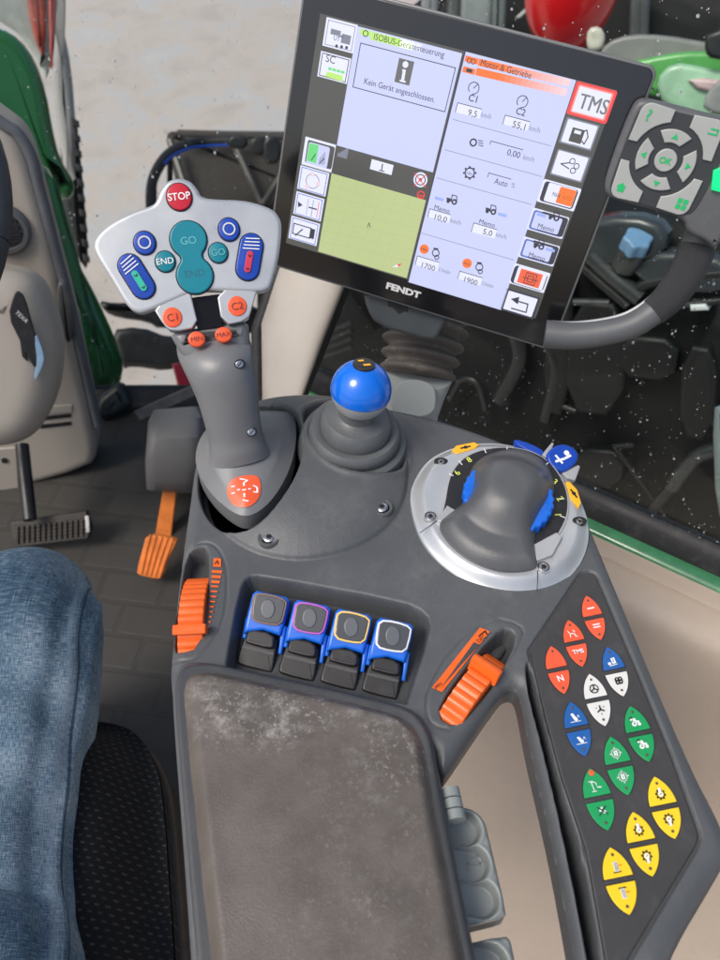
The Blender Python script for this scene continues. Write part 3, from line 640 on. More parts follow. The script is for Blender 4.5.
for qd, a in (([(452,450.5),(456,446),(474,442.5),(479,445),(474,449),(457,454)], 15), ([(565,483),(569,481.5),(577,490),(581,503),(579,507),(571,500)], -65)):
    mb = MB(); q = FD.poly(qd, .0088); mb.prism(FD, q, .006, .0094, YK, .0004); cx = sum(p[0] for p in q)/6; cy = sum(p[1] for p in q)/6
    mb.line(FD, [(cx-.004*math.cos(R(a)), cy-.004*math.sin(R(a))), (cx+.004*math.cos(R(a)), cy+.004*math.sin(R(a)))], .0014, .0097, INK); mb.flat(FD, circ(cx, cy, .0016, 12), .0098, INK); mb.build('symbol_sticker', dial)
# blue hinged key at the rim
FT = Frame(Z(563, 459, .018), (.1, -.35, .9))
mb = MB(); q = FT.poly(smooth([(546,455),(552,447),(562,443),(573,446),(579,453),(578,462),(568,470),(561,472),(550,465)], 2)); mb.prism(FT, q, -.008, .0, BLUEK, .002)
c = FT.uv(563, 457.5)
mb.line(FT, [(c[0]-.006, c[1]-.004), (c[0]+.001, c[1]-.001), (c[0]+.006, c[1]+.002)], .002, .0005, WHT); mb.flat(FT, circ(c[0]+.003, c[1]+.004, .0022, 12), .0006, WHT); mb.line(FT, [(c[0]-.006, c[1]+.001), (c[0]-.001, c[1]-.005)], .0016, .0006, WHT)
mb.build('flip_key', dial)
mb = MB()
for pts in ([(541,456),(551,443.5),(553,445),(546,460)], [(561,474),(577,466),(579,468),(574,482),(565,479)]): mb.prism(FT, FT.poly(pts, -.006), -.02, -.003, SILD, .0008)
mb.build('key_bracket', dial)
mb = MB(); mb.prism(FD, FD.poly(smooth([(512,441),(520,441),(540,449),(545,455),(540,457),(520,448)], 1), .007), .003, .0088, BLUEK, .001); mb.build('rim_button', dial)

# ================================================================== JOYSTICK
jb = Z(240, 462, .016)
joy = thing('joystick', tuple(jb), 'grey multifunction joystick with silver head carrying red STOP, teal and blue buttons', 'joystick')
skO = zp(smooth([(194,457),(199,436),(212,421),(240,410),(283,408),(294,413),(297,431),(292,463),(277,492),(261,509),(245,515.5),(231,510),(213,495),(199,475)], 2), .012)
sc_ = np.array(Z(237, 448, .02)[:2])
def zsk(X, Y, d):
    r = np.hypot(X-sc_[0], Y-sc_[1]); return .010+.007*(1-(1-np.clip(-d/.02, 0, 1))**2)+.020*np.exp(-(r/.027)**2)*np.clip(-d/.01,0,1)
hf(skO, zsk, .0009, LV, GRIP, joy, 'base_skirt', skirt=(.010, -.006))
def drape(poly, zf, off, m, parent, name, res=.0008):
    hf(poly, lambda X, Y, d: zf(X, Y, -np.abs(sdf(X, Y, skO)[0]))+off, res, LV, m, parent, name, skirt=None)
drape(zp(smooth([(227,484),(235,479),(254,476),(260,478),(261,488),(256,497),(246,503),(232,500),(226,491)], 2), .02), zsk, .0008, ORGK, joy, 'direction_badge')
mb = MB(); bz = float(zsk(np.array([Z(244, 489, .02).x]), np.array([Z(244, 489, .02).y]), np.array([-.02]))[0])+.0016
def bp_(x, y): 
    q = Z(x, y, bz); z = float(zsk(np.array([q.x]), np.array([q.y]), -np.abs(sdf(np.array([q.x]), np.array([q.y]), skO)[0]))[0])+.0013; return Vector((q.x, q.y, z))
def bl(pts, w, m=WHT):
    for a, b in zip(pts[:-1], pts[1:]):
        A, B = bp_(*a), bp_(*b); d = (B-A).normalized(); s_ = d.cross(Vector((0, 0, 1)))*w/2; mb.add([A-s_, B-s_, B+s_, A+s_], [(0, 1, 2, 3)], m, False)
for a, b in (((237,489),(240,489)),((242,489.5),(246,489)),((248,488.5),(251,488)),((244,483),(244,486)),((244,492),(244,495)),((231,486),(235,486)),((231,491),(234.5,491)),((240,480.5),(246,481)),((245,483),(248,481)),((242,497),(248,498)),((253,485),(257,486)),((253,490),(257,490)),((257,486),(257,490))): bl([a, b], .0014)
mb.build('badge_print', joy)
stem = [(210,336,34,.570),(214,348,37,.564),(218,361,36,.560),(222,376,33,.560),(228,397,30.3,.567),(232.5,420,28,.577),(236,438,27.5,.586),(238,450,29.5,.592),(239,459,34,.600)]
stem = spline(stem, 5, False)
mb = MB(); ax = (W(*stem[-1][:2], stem[-1][3])-W(*stem[0][:2], stem[0][3])).normalized()
rs = []; n = 36
for i, (x, y, r, dd) in enumerate(stem):
    c = W(x, y, dd); rr = r*dd/FPX; e1 = cr-ax*cr.dot(ax); e1.normalize(); e2 = ax.cross(e1)
    rs.append([c+e1*(rr*math.cos(2*math.pi*k/n))*1.0+e2*(rr*.80*math.sin(2*math.pi*k/n)) for k in range(n)])
mb.rings(rs, GRIP); 
mb.build('grip_stem', joy)
FJ0 = W(190, 245, .535); FJ = Frame(FJ0, (CAM-FJ0).normalized()*.9+Vector((.05, -.2, .45)), up=(0, .3, 1))
# seam + small recess screws on the stem
def onstem(x, y, lift=0.0):
    best = min(stem, key=lambda s: abs(s[1]-y)); c = W(best[0], y, best[3]); rr = best[2]*best[3]/FPX; off = (x-best[0])/best[2]
    return W(x, y, best[3]-rr*.80*math.sqrt(max(0, 1-off*off))*.97-lift)
mb = MB(); mb.tube([onstem(214+(y-350)*.24, y, -.0001) for y in range(382, 450, 4)], .0003, CG, 8); mb.build('mould_seam', joy)
for x, y in ((240,364), (252,432)):
    mb = MB(); p = onstem(x, y, .0); Fq = Frame(p, (CAM-p)+Vector((.12, 0, 0)), up=(0, 0, 1)); mb.prism(Fq, circ(0, 0, .0042, 24, .0034), -.004, .0002, BLK, .0002); mb.prism(Fq, circ(-.0004, 0, .0030, 20, .0026), -.003, .0008, SCRW, .0005); mb.line(Fq, [(-.0018, -.001), (.0014, .0012)], .0006, .0012, INK); mb.build('screw', joy)
headpx = [(160,190.6),(167,181.4),(177.8,177.7),(190,180.8),(197.6,189),(202,196),(214.4,198.5),(245,200.3),(269.4,207.4),(279,216.5),(281.6,228.7),(278.6,257.8),(272.5,282),(267,289.5),(254,292),(208,290.5),(190,294),(153,309.7),(138,312.8),(125.8,303.6),(110.6,279),(96,254.7),(93.7,242.5),(99.9,231.8),(113.6,221),(135,210.4),(151.8,204.5),(157,198)]
hp = FJ.poly(spline(headpx, 4))
mb = MB(); mb.prism(FJ, offset(hp, .0012), -.016, -.005, CG2, .004, bottom=True); mb.build('head_shell', joy)
mb = MB(); mb.prism(FJ, hp, -.009, .0, SIL, .0028, seg=5, bottom=True); mb.build('head_plate', joy)
# neck: silver cheeks, black display, grey collar
mb = MB()
for q in ([(152,306),(190,289),(192,299),(199,327),(172,332),(163,324)], [(216,288),(258,287),(253,305),(248,320.5),(222,325.5)]): mb.prism(FJ, FJ.poly(smooth(q, 1), -.0008), -.018, -.0008, SIL, .0010)
mb.build('neck_cheek', joy)
mb = MB(); mb.prism(FJ, FJ.poly([(189,298),(219,294),(223,327),(198,330)], -.006), -.016, -.006, mat('black_window', (.004,.004,.005), .25, spec=.25), .0005); mb.build('display_window', joy)
mb = MB(); mb.prism(FJ, FJ.poly(smooth([(168,331),(199,327),(222,324),(248.5,319),(250,335),(251,352),(240,364),(210,370),(186,360),(176,346)], 2), -.005), -.034, -.0042, GRIP, .009, seg=7); mb.build('neck_collar', joy)
def jbtn(poly, m, h0=.0, h=.0022, bev=.0009, name='push_button', prints=(), rim=True, dome=0.0004, lab=None):
    mb = MB()
    if rim: mb.prism(FJ, offset(poly, -.0009), h0-.001, h0+.0003, BLK, .0002)
    mb.prism(FJ, poly, h0-.001, h0+h, m, bev, dome=dome)
    for f in prints: f(mb, h0+h+dome+.0004)
    return mb.build(name, joy, **({'label': lab} if lab else {}))
def px(r): return r*.535/FPX
def C(x, y, h=0.): return FJ.uv(x, y, h)
tilt = R(-2)
def cir(x, y, r, k=1.0): c = C(x, y); return circ(c[0], c[1], px(r), 36, px(r)*k)
jbtn(cir(179.3,197.3,12,1.08), RED, prints=[lambda m, h: m.ctext(FJ, 'STOP', C(179.3,197.3), .0050, h, WHT, ang=R(4), kx=.92, bold=.01)], lab='red STOP button')
for x, y in ((144.8,243.2), (229,229.7)):
    def ringp(m, h, x=x, y=y):
        c = C(x, y); m.line(FJ, circ(c[0], c[1], px(5.6), 28), .0010, h, WHT, True)
    jbtn(cir(x, y, 10.3, 1.08), BLUEK, prints=[ringp], lab='blue button with white ring')
jbtn(cir(165.3,261.8,9.4,1.06), TEAL, prints=[lambda m, h: m.ctext(FJ, 'END', C(165.3,261.8), .0043, h, WHT, ang=R(3))], lab='teal END button')
jbtn(cir(218.2,253,9.2,1.06), TEAL, prints=[lambda m, h: m.ctext(FJ, 'GO', C(218.2,253), .0046, h, TEALD, ang=R(3))], lab='small teal GO button')
big = []
c1 = Vector(C(188.5,239.6)); c2 = Vector(C(195,275.8)); r1 = px(17.9)
dv = (c2-c1).normalized(); wv = Vector((-dv.y, dv.x)); an = math.atan2(dv.y, dv.x)
for i in range(25): t = an+R(50)+R(260)*i/24; big.append((c1.x+r1*math.cos(t), c1.y+r1*math.sin(t)))
mid = (c1+c2)/2
for i in range(1, 6): t = i/6; w_ = px(10.2)+px(3.4)*(2*t-1)**2; p = c1.lerp(c2, .32+.36*t)+(-wv)*w_; big.append(tuple(p))
for i in range(25): t = an+math.pi+R(50)+R(260)*i/24; big.append((c2.x+r1*math.cos(t), c2.y+r1*math.sin(t)))
for i in range(1, 6): t = i/6; w_ = px(10.2)+px(3.4)*(2*t-1)**2; p = c2.lerp(c1, .32+.36*t)+wv*w_; big.append(tuple(p))
big = smooth(big, 1)
jbtn(big, TEAL, prints=[lambda m, h: m.ctext(FJ, 'GO', C(188.5,241), .0052, h-.0003, TEALD, ang=R(3)), lambda m, h: m.ctext(FJ, 'END', C(195,274), .0050, h-.0003, TEALE, ang=R(3))], lab='large hourglass shaped teal GO and END rocker', dome=0)
for a, b, r, cc_, lab in (((130,266),(143.5,287.5),11.2,mat('green_lamp_strip', (.02,.42,.28), .4),'blue slide key with green bar'), ((251.5,245.5),(247.5,269),11.5,mat('red_lamp_strip', (.55,.03,.07), .4),'blue slide key with red bar')):
    A, B = Vector(C(*a)), Vector(C(*b)); dd = (B-A).normalized(); ww = Vector((-dd.y, dd.x))
    def pr(m, h, A=A, B=B, dd=dd, ww=ww, cc_=cc_):
        m.prism(FJ, capsule(tuple(A.lerp(B, .40)), tuple(B+dd*px(1)), px(3.3)), h-.001, h+.0004, cc_, .0003)
        for k in range(4):
            q = A-dd*px(6.5-3.4*k); l = px(6.5+.5*k); m.line(FJ, [tuple(q-ww*l+dd*px(1.5)), tuple(q+ww*l-dd*px(1.0))], .0007, h, WHT)
        for q in (A.lerp(B, .45), B): m.line(FJ, [tuple(q-ww*px(1.5)), tuple(q+dd*px(1.5)), tuple(q+ww*px(1.5))], .0006, h+.0008, INK)
    jbtn(capsule(tuple(A), tuple(B), px(r)), BLUEK, prints=[pr], lab=lab)
for s_, x, y, h0 in (('C1',172.3,317.3,-.002), ('C2',237.3,306,-.002)):
    jbtn(cir(x, y, 9.6, 1.05), ORGK, h0=h0, prints=[lambda m, h, s_=s_, x=x, y=y: m.ctext(FJ, s_, C(x, y), .0052, h, INKR, ang=R(6))], lab=f'orange {s_} button')
for s_, x, y in (('MIN',196.7,339.5), ('MAX',223.6,335)):
    jbtn(cir(x, y, 8.7, .9), ORGK, h0=-.0035, h=.0065, bev=.0016, rim=False, prints=[lambda m, h, s_=s_, x=x, y=y: m.ctext(FJ, s_, (C(x, y)[0], C(x, y)[1]+.0002), 0.0034, h, INKR, ang=R(4))], lab=f'raised orange {s_} button')

# ================================================================== BALL LEVER
b0 = Z(353, 444, .006); b1 = Z(361, 390, .070)
ball = thing('ball_knob_lever', tuple(b0), 'small lever with blue and silver ball knob on ribbed grey rubber boot', 'lever')
FB = Frame(b0, b1-b0, up=(0, 1, 0)); Lb = (b1-b0).length
mb = MB(); prof = [(.046,-.008),(.0445,.004),(.043,.0085),(.0395,.0105),(.0365,.0095),(.0375,.013),(.0368,.019),(.0345,.0215),(.0305,.0215),(.0285,.0205),(.0290,.0250),(.0272,.0320),(.0245,.0350),(.019,.0355),(.015,.038),(.014,Lb-.018)]
mb.lathe(FB, (0, 0), prof, mat('boot_rubber', (.10,.108,.112), .42, bump=.3, bscale=700, var=.08, dust=.08), 56); mb.build('rubber_boot', ball)
rb = .0232; FBL = Frame(b1, Vector((.10, .05, 1)), up=(0, 1, 0))
def cap_prof(a0, a1, r, n=14): return [(max(r*math.cos(R(a0+(a1-a0)*i/n)), .0001), r*math.sin(R(a0+(a1-a0)*i/n))) for i in range(n+1)]
mb = MB(); mb.lathe(FBL, (0, 0), cap_prof(-89, -8, rb)+[(rb*.93, -rb*.12)], SILD, 48); mb.build('silver_cup', ball)
mb = MB(); mb.lathe(FBL, (0, 0), [(rb*.94, -rb*.12)]+cap_prof(-5, 89.5, rb*1.012, 20), mat('blue_knob', (.004,.14,.66), .22, coat=.3, var=.03), 48)
c_ = FBL.p(.003, -.001, 0); 
mb.build('blue_knob', ball)
mb = MB(); nn = Vector((.10, .12, 1)).normalized(); Fk = Frame(b1+nn*(rb*.985), nn, up=(0, 1, 0)); mb.prism(Fk, circ(0, 0, .0085, 28, .0085), -.003, .0008, BLK, .0004, dome=.0006); mb.line(Fk, [(-.004, .002), (-.001, .003)], .002, .0018, YK); mb.line(Fk, [(0, -.003), (.004, -.002)], .0022, .0018, YK); mb.build('symbol_disc', ball)

# ================================================================== MONITOR
def vdir(x, y, z): return (cr*x+cu*y+cf*z).normalized()
dn = vdir(88-360, 480-1571, 750); rt = -vdir(-5660-360, 480+1616, 750)
mo = W(455, 170, .62)
ey = -dn; ex = (rt-ey*rt.dot(ey)).normalized(); FM = Frame(mo, ex.cross(ey), ex=ex)
mon = thing('terminal_display', tuple(FM.hit(410, 307)), 'large black touchscreen terminal tilted above the armrest showing grey and lavender menus', 'touchscreen')
U = lambda x, y, h=0.: FM.uv(x, y, h)
cs = [U(305,-24), U(657,70), U(551,352), U(266,262)]
x0 = (cs[0][0]+cs[3][0])/2; x1 = (cs[1][0]+cs[2][0])/2; y1 = (cs[0][1]+cs[1][1])/2; y0 = (cs[2][1]+cs[3][1])/2
print('monitor', cs, x1-x0, y1-y0, FM.n)
EDGE = mat('display_edge', (.16,.165,.165), .35, metal=.4)
BZL = mat('display_glass', (.006,.006,.007), .16, coat=.5, var=0)
mb = MB(); mb.prism(FM, rrect(x0, y0, x1, y1, .007), -.030, -.004, CG2, .003, bottom=True); mb.build('rear_shell', mon)
mb = MB(); mb.prism(FM, rrect(x0-.0006, y0-.0006, x1+.0006, y1+.0006, .0075), -.006, -.0012, EDGE, .0012, bottom=True); mb.build('edge_frame', mon)
mb = MB(); mb.prism(FM, rrect(x0+.0014, y0+.0014, x1-.0014, y1-.0014, .006), -.004, .0, BZL, .0008); mb.build('bezel_glass', mon)
mb = MB(); h = .0003
lft = U(386,287.7); mb.text(FM, 'FENDT', lft, (U(420,298)[0], lft[1]), px(6.6)*1.16, .0008, mat('logo_silver', (.6,.6,.6), .35), bold=.05); mb.build('maker_logo', mon)
# ---- screen content
mb = MB(); HS = [.0004]
def rect(a, b, m, hh): 
    p, q = U(*a), U(*b); mb.flat(FM, [(p[0], q[1]), (q[0], q[1]), (q[0], p[1]), (p[0], p[1])], hh, m)
def rr(a, b, m, hh, r=.0016):
    p, q = U(*a), U(*b); mb.flat(FM, rrect(min(p[0],q[0]), min(p[1],q[1]), max(p[0],q[0]), max(p[1],q[1]), r), hh, m)
def seg(pts, w, m, hh, cl=False): mb.line(FM, [U(*p) for p in pts], w, hh, m, cl)
def frame(a, b, w, m, hh):
    p, q = U(*a), U(*b); mb.line(FM, [(p[0], p[1]), (q[0], p[1]), (q[0], q[1]), (p[0], q[1])], w, hh, m, True)
def txt(s_, a, b, hpx, m, hh, bold=0.):
    p, q = U(*a), U(*b); L_ = math.hypot(q[0]-p[0], q[1]-p[1]); mb.text(FM, s_, p, (p[0]+L_, p[1]), hpx*.62/FPX, hh, m, bold)
def disc(c, r, m, hh): p = U(*c); mb.flat(FM, circ(p[0], p[1], r*.62/FPX, 24), hh, m)
def ring(c, r, w, m, hh): p = U(*c); mb.line(FM, circ(p[0], p[1], r*.62/FPX, 24), w, hh, m, True)
p, q = U(327,17), U(534.5,320); p2 = U(618,88.7); p3 = U(280.5,239)
sx0 = (p[0]+p3[0])/2; sx1 = (p2[0]+q[0])/2; sy1 = (p[1]+p2[1])/2; sy0 = (q[1]+p3[1])/2
mb.flat(FM, [(sx0, sy0), (sx1, sy0), (sx1, sy1), (sx0, sy1)], .0004, E_DRK)
A1, A2, A3, A4, A5 = .0007, .0010, .0013, .0016, .0019
# left column
rect((327,17), (353,53.5), E_WHT, A1); frame((329,20), (351.5,51), .0005, E_GRY, A2)
txt('UT', (334,40), (340,42), 4, E_INK, A3); rect((331.5,28.5), (340.5,36.5), E_GRY, A2); rect((342.5,33.5), (350,45), E_GRY, A2); seg([(341,36),(343,37)], .0008, E_INK, A3); [disc((337+5*i,46+.8*i), 1.4, E_INK, A3) for i in range(3)]
rect((321.4,50.8), (347,84), E_WHT, A1); frame((323,53), (345.5,82), .0006, E_INK, A2)
txt('SC', (326,61.5), (335,64), 6.5, E_INK, A3); [rect((329+4.2*i,67+1.1*i), (332+4.2*i,70.5+1.1*i), E_GRN, A3) for i in range(4)]; mb.flat(FM, [U(*q_) for q_ in ((325,76),(328,71.5),(343,75.5),(343,81.5))], A3, E_LIM)
rect((305.9,136.4), (331.4,172.5), E_WHT, A1); rr((308.5,139.5), (331.5,169.5), E_DRK, A2); rr((309.5,141.5), (327,168.5), E_LAV, A3); rect((310,142.5), (316.5,163), E_GRN, A4); seg([(312,160),(316,154)], .0007, E_INK, A5); seg([(320,163),(325,158)], .0007, E_INK, A5); [seg([(320+1.6*i,164),(320.6+1.6*i,158-2*i)], .0006, E_GRY, A5) for i in range(4)]
for a, b in (((301.9,167),(325.5,196.5)), ((297.9,193),(320.8,221.5)), ((293,217.5),(316.5,246))): rect((a[0]-1, a[1]-2), b, E_WHT, A1); frame((a[0]+.5, a[1]), (b[0]-1.5, b[1]-1.5), .0006, E_BLU, A2)
ring((313,181), 7.2, .0004, E_INK, A3); [disc(c_2, 2.2, E_WHT, A4) for c_2 in ((313,173.5),(319,183.5),(308,186))]; [ring(c_2, 1.6, .0003, E_ORG, A5) for c_2 in ((313,173.5),(319,183.5),(308,186))]
mb.flat(FM, [U(*q_) for q_ in ((298.5,201),(303,205),(298.5,207))], A3, E_INK); seg([(309,199),(306.5,214)], .0004, E_GRY, A3); seg([(314,200),(311.5,216)], .0005, E_GRY, A3); seg([(319.5,202),(317,217)], .0005, E_RED, A3); seg([(309.5,207),(317,209)], .0011, E_INK, A4)
frame((294.5,223), (310,238), .0009, E_INK, A3); seg([(296,235),(303,229)], .0011, E_INK, A4); rect((311,228), (314,239), E_INK, A3)
# top left page
rect((357.8,26.2), (433,172.3), E_LAV, A1); 
for i in range(12): 
    t0, t1 = i/12, (i+1)/12; rect((372+50*t0, 31.5+12.8*t0), (370.6+50*t1, 39.5+12.8*t1), E_LIM if i < 7 else (E_WHT if i > 9 else mat('screen_fade_lime', (.60,.75,.45), .25, emit=(.60,.75,.50), es=K)), A2) if i % 1 == 0 else None
rect((361,28.5), (370.5,37), E_LIM, A2); ring((366,33.5), 2.4, .0006, E_INK, A3)
txt('ISOBUS-Gerätesteuerung', (374,39.3), (444,57.5), 5.2, E_INK, A3)
frame((361,43), (445,111.7), .0006, E_INK, A2)
rect((399.5,57.8), (409.4,85.6), mat('screen_slate', (.02,.02,.02), .25, emit=(.14,.14,.14), es=K), A2); disc((405.8,64.5), 2.8, E_WHT, A3); seg([(404.6,70.5),(402.8,81)], .0024, E_WHT, A3); seg([(403,70),(405.5,70.7)], .0012, E_WHT, A3); seg([(400.5,80.5),(405.5,81.8)], .0012, E_WHT, A3)
txt('Kein Gerät angeschlossen.', (364.4,83.6), (434.6,102), 5.2, E_INK, A3)
# middle bar + map
[rect((338+2*i,153-1.2*i), (339+2*i,156.5+.6*i), E_GRY, A1) for i in range(5)]
rect((372,159), (391.6,175), E_WHT, A1); seg([(379.5,170),(384.5,171.4)], .0007, E_INK, A2); seg([(382.8,164),(381.8,170)], .0009, E_INK, A2)
disc((420.6,179.6), 7.2, E_WHT, A1); ring((420.6,179.6), 5.0, .0008, E_INK, A2); disc((420.6,179.6), 1.6, E_INK, A2); seg([(415,173),(426,187)], .0007, E_RED, A3); seg([(427,174),(414.5,185.5)], .0007, E_RED, A3)
ring((421,195), 3.6, .0009, E_RED, A1); seg([(418,195),(424,196)], .0007, E_RED, A2); seg([(421,195),(420.5,198)], .0007, E_RED, A2)
M1, M2 = U(331.9,173.2), U(405.8,277.6); mb.flat(FM, [(M1[0], M2[1]), (M2[0]+.001, M2[1]), (M2[0]+.001, M1[1]), (M1[0], M1[1])], A1, E_MAP)
for i in range(1, 7): 
    u = M1[0]+(M2[0]-M1[0])*i/7; mb.line(FM, [(u, M1[1]-.0005), (max(M1[0], u-.012), M2[1]+.0005)], .0003, A2, E_MAPL)
    v = M1[1]+(M2[1]-M1[1])*i/7; mb.line(FM, [(M1[0], v), (M2[0], v+.006 if i > 1 else v)], .0003, A2, E_MAPL)
seg([(367.5,227),(369.5,222.5),(370.5,227)], .0005, E_INK, A3); mb.flat(FM, [U(*q_) for q_ in ((402.5,263),(397.5,264),(399,266.5))], A3, E_RED); mb.flat(FM, [U(*q_) for q_ in ((397.5,264),(392.5,267),(399,266.5))], A3, E_WHT)
# right page
rect((465.2,51.5), (501,309.8), E_LAV, A1)
pa = U(465.2,51.5); pb = U(501,309.8); mb.flat(FM, [(pa[0]-.0006, pb[1]), (pa[0]+.0006, pb[1]), (pa[0]+.0006, pa[1]), (pa[0]-.0006, pa[1])], A2, E_INK)
rect((466,55.3), (477.5,64.5), E_ORG, A2); rect((463.8,66), (474.5,75), E_ORG, A2); ring((469.5,60.5), 2, .0005, E_INK, A3); ring((473.5,61.5), 2, .0005, E_INK, A3); rect((467,68), (472,73), E_INK, A3)
n = 16
for i in range(n):
    f = i/(n-1); f2 = max(0, (f-.25)/.75); c_ = (.95, .19+.45*f2, .03+.66*f2); m_ = emi('screen_header_fade_%d' % i, c_, K)
    for (ax_, ay_, bx_, by_, hh) in ((479.5,58.5,570,79.3,7.2), (477.2,67.6,567,88.5,7.6)):
        X0 = ax_+(bx_-ax_)*i/n; X1 = ax_+(bx_-ax_)*(i+1)/n; Y0 = ay_+(by_-ay_)*i/n; Y1 = ay_+(by_-ay_)*(i+1)/n
        rect((X0, Y0), (X1-1.6, Y1+hh), m_, A2)
txt('Motor & Getriebe', (480.5,65.6), (530.6,79), 5.6, E_INK, A3)
def dialicon(x, y):
    ring((x, y), 5, .0006, E_INK, A3); seg([(x, y), (x+4, y-4)], .0006, E_INK, A3); seg([(x-6, y+4), (x-2, y+5)], .0012, E_LAV, A4)
dialicon(474, 88); dialicon(522.6, 101.5)
txt('C1', (468.3,100.3), (476.6,102.4), 5.8, E_INK, A3, .01); txt('C2', (515.6,113.6), (524.6,116), 5.8, E_INK, A3, .01)
def box(a, b, s_, t0, t1, unit, u0, u1, full=True):
    if full: rect(a, b, E_WHT, A2)
    p, q = U(*a), U(*b); mb.line(FM, [(p[0], q[1]), (p[0], p[1]), (q[0], p[1])], .0005, A3, E_INK)
    txt(s_, t0, t1, 5.6, E_INK, A3); txt(unit, u0, u1, 4.6, E_GRY, A3)
box((458,102.6), (479.5,118.5), '9,5', (467.7,115), (476.5,117.4), 'km/h', (481,116.6), (490.5,119.4))
box((505.4,115), (527.4,130.5), '55,1', (512,126.6), (524.5,130), 'km/h', (529,130), (539.5,133))
box((491,140.8), (522,153), '0,00', (506.7,154.6), (519.5,158), 'km/h', (523,159), (533.5,162), False)
box((489,172.7), (510,183), 'Auto', (494,183.2), (507,186.8), '%', (510.8,187), (514.5,188), False)
for a, b in (((453,119),(550.8,146)), ((445,149.4),(541.8,176.5)), ((437,177),(531.5,205)), ((422,232),(513.8,260.7))): 
    p, q = U(*a), U(*b); mb.line(FM, [(p[0], (p[1]+q[1])/2), (q[0], (p[1]+q[1])/2)], .0004, A2, E_GRY)
ring((473.5,142.3), 3, .0011, E_INK, A3); [seg([(478.5+.2*i,140+2.4*i),(483+.2*i,141.2+2.4*i)], .0006, E_INK, A3) for i in range(3)]
ring((470,172.7), 4.6, .0010, E_INK, A3); [disc((470+6*math.cos(i*.785),172.7+6*math.sin(i*.785)), .9, E_INK, A3) for i in range(8)]; txt('NEU', (467,173.8), (472.6,175.3), 2.4, E_INK, A3)
def memo(x, y, right, big_=1.0):
    q_ = lambda a, b: (x+a, y+b+a*.28)
    disc(q_(3.4, .6), 1.7, E_INK, A4); disc(q_(9.6, -.6), 2.9, E_INK, A4); disc(q_(9.6, -.6), 1.2, E_LAV, A5)
    mb.flat(FM, [U(*q_(*c_)) for c_ in ((2,-3),(7,-3),(7,0),(2,0))], A4, E_INK); seg([q_(7,-2.5), q_(7.4,-7), q_(12,-7), q_(12.2,-3)], .0007, E_INK, A4)
    ar = ((x-9,y-2),(x-2,y+0)) if not right else ((x+15,y+4),(x+22,y+6)); seg(ar, .0024, E_BLU if False else mat('screen_arrow', (.1,.1,.1), .25, emit=(.25,.36,.80), es=K), A4)
memo(445, 199.5, False); memo(484, 209.5, True)
txt('Memo', (434.3,208.8), (449.5,213), 4.6, E_INK, A3, .0); txt('Memo', (479,222.9), (494.6,227.2), 4.6, E_INK, A3, .0)
box((430,208.5), (449,222.6), '10,0', (434.6,218.9), (446.5,222), 'km/h', (450.3,222), (460.5,225))
box((474,222.6), (494.8,238.4), '5,0', (482.6,233.4), (491.6,236), 'km/h', (495.6,236), (506,239))
for (x, y, s_) in ((424.5,248.8,'MIN'), (467.3,263,'MAX')):
    disc((x, y), 5, E_ORG, A3); txt(s_, (x-3.4, y+.6), (x+3.0, y+2.4), 2.6, E_INK, A4)
for x, y in ((436,252.6), (479.5,266.8)): ring((x, y), 3.6, .0008, E_INK, A3); ring((x+1, y+4.4), 2.2, .0007, E_INK, A3); seg([(x-2,y-4.5),(x+2,y-4)], .0012, E_INK, A3)
box((417.7,255.6), (437.3,271), '1700', (421.6,266.8), (434.8,270.2), '1/min', (439,270.9), (450,274))
box((460,270.8), (480.3,285), '1900', (464,281.2), (477,284.6), '1/min', (482,284.6), (493,287.8))
# right-hand soft keys
rr((577,80.7), (606,124.3), E_RED, A1); rr((579,84), (604.3,121), E_PNK, A2); rr((580,86), (603,119), E_WHT, A3, .0005); txt('TMS', (577,107.5), (605,115.3), 12.5, mat('screen_tms', (.05,.05,.05), .25, emit=(.16,.16,.17), es=K), A4, .0); txt('TMS', (577.6,107.5), (605.6,115.3), 12.5, MATS['screen_tms'], A4+.0001)
rr((567,116.6), (591,151), E_GRY, A1, .001); rr((568.5,118.6), (590,149), E_WHT, A2, .001); rect((573,127), (580.5,144), E_DRK, A3); rect((575,129.5), (580.5,134.5), E_WHT, A4); rect((571.5,143.5), (580,146), E_INK, A4); seg([(583,131.5),(587,130),(588,137),(584,144),(582,141)], .0009, E_DRK, A3)
rr((558,148.5), (581.7,183), E_GRY, A1, .001); rr((559,150), (580.5,181), E_WHT, A2, .001); seg([(561,163.5),(570,162.5)], .0008, E_INK, A3); seg([(561,163.5),(569,168.5)], .0008, E_INK, A3); [ring(c_, 2.4, .0006, E_INK, A3) for c_ in ((572.5,161),(576.5,166),(573,170.5))]
rr((544,178.6), (573.7,211.5), E_WHT, A1, .001); rr((545.5,180.5), (572,209.5), E_INK, A2, .0024); rr((549.5,182), (571,208), E_WHT, A3, .0014); 
p, q = U(561,182), U(571.5,208); mb.flat(FM, rrect(p[0]+.001, q[1]+.001, q[0]-.0005, p[1]-.003, .001), A4, E_ORG); txt('MAN', (552,195.5), (559.5,197.7), 4, E_INK, A5); txt('AUTO', (562,198), (570.5,200.5), 3.4, mat('screen_brown', (.1,.05,.02), .25, emit=(.4,.08,.02), es=K), A5)
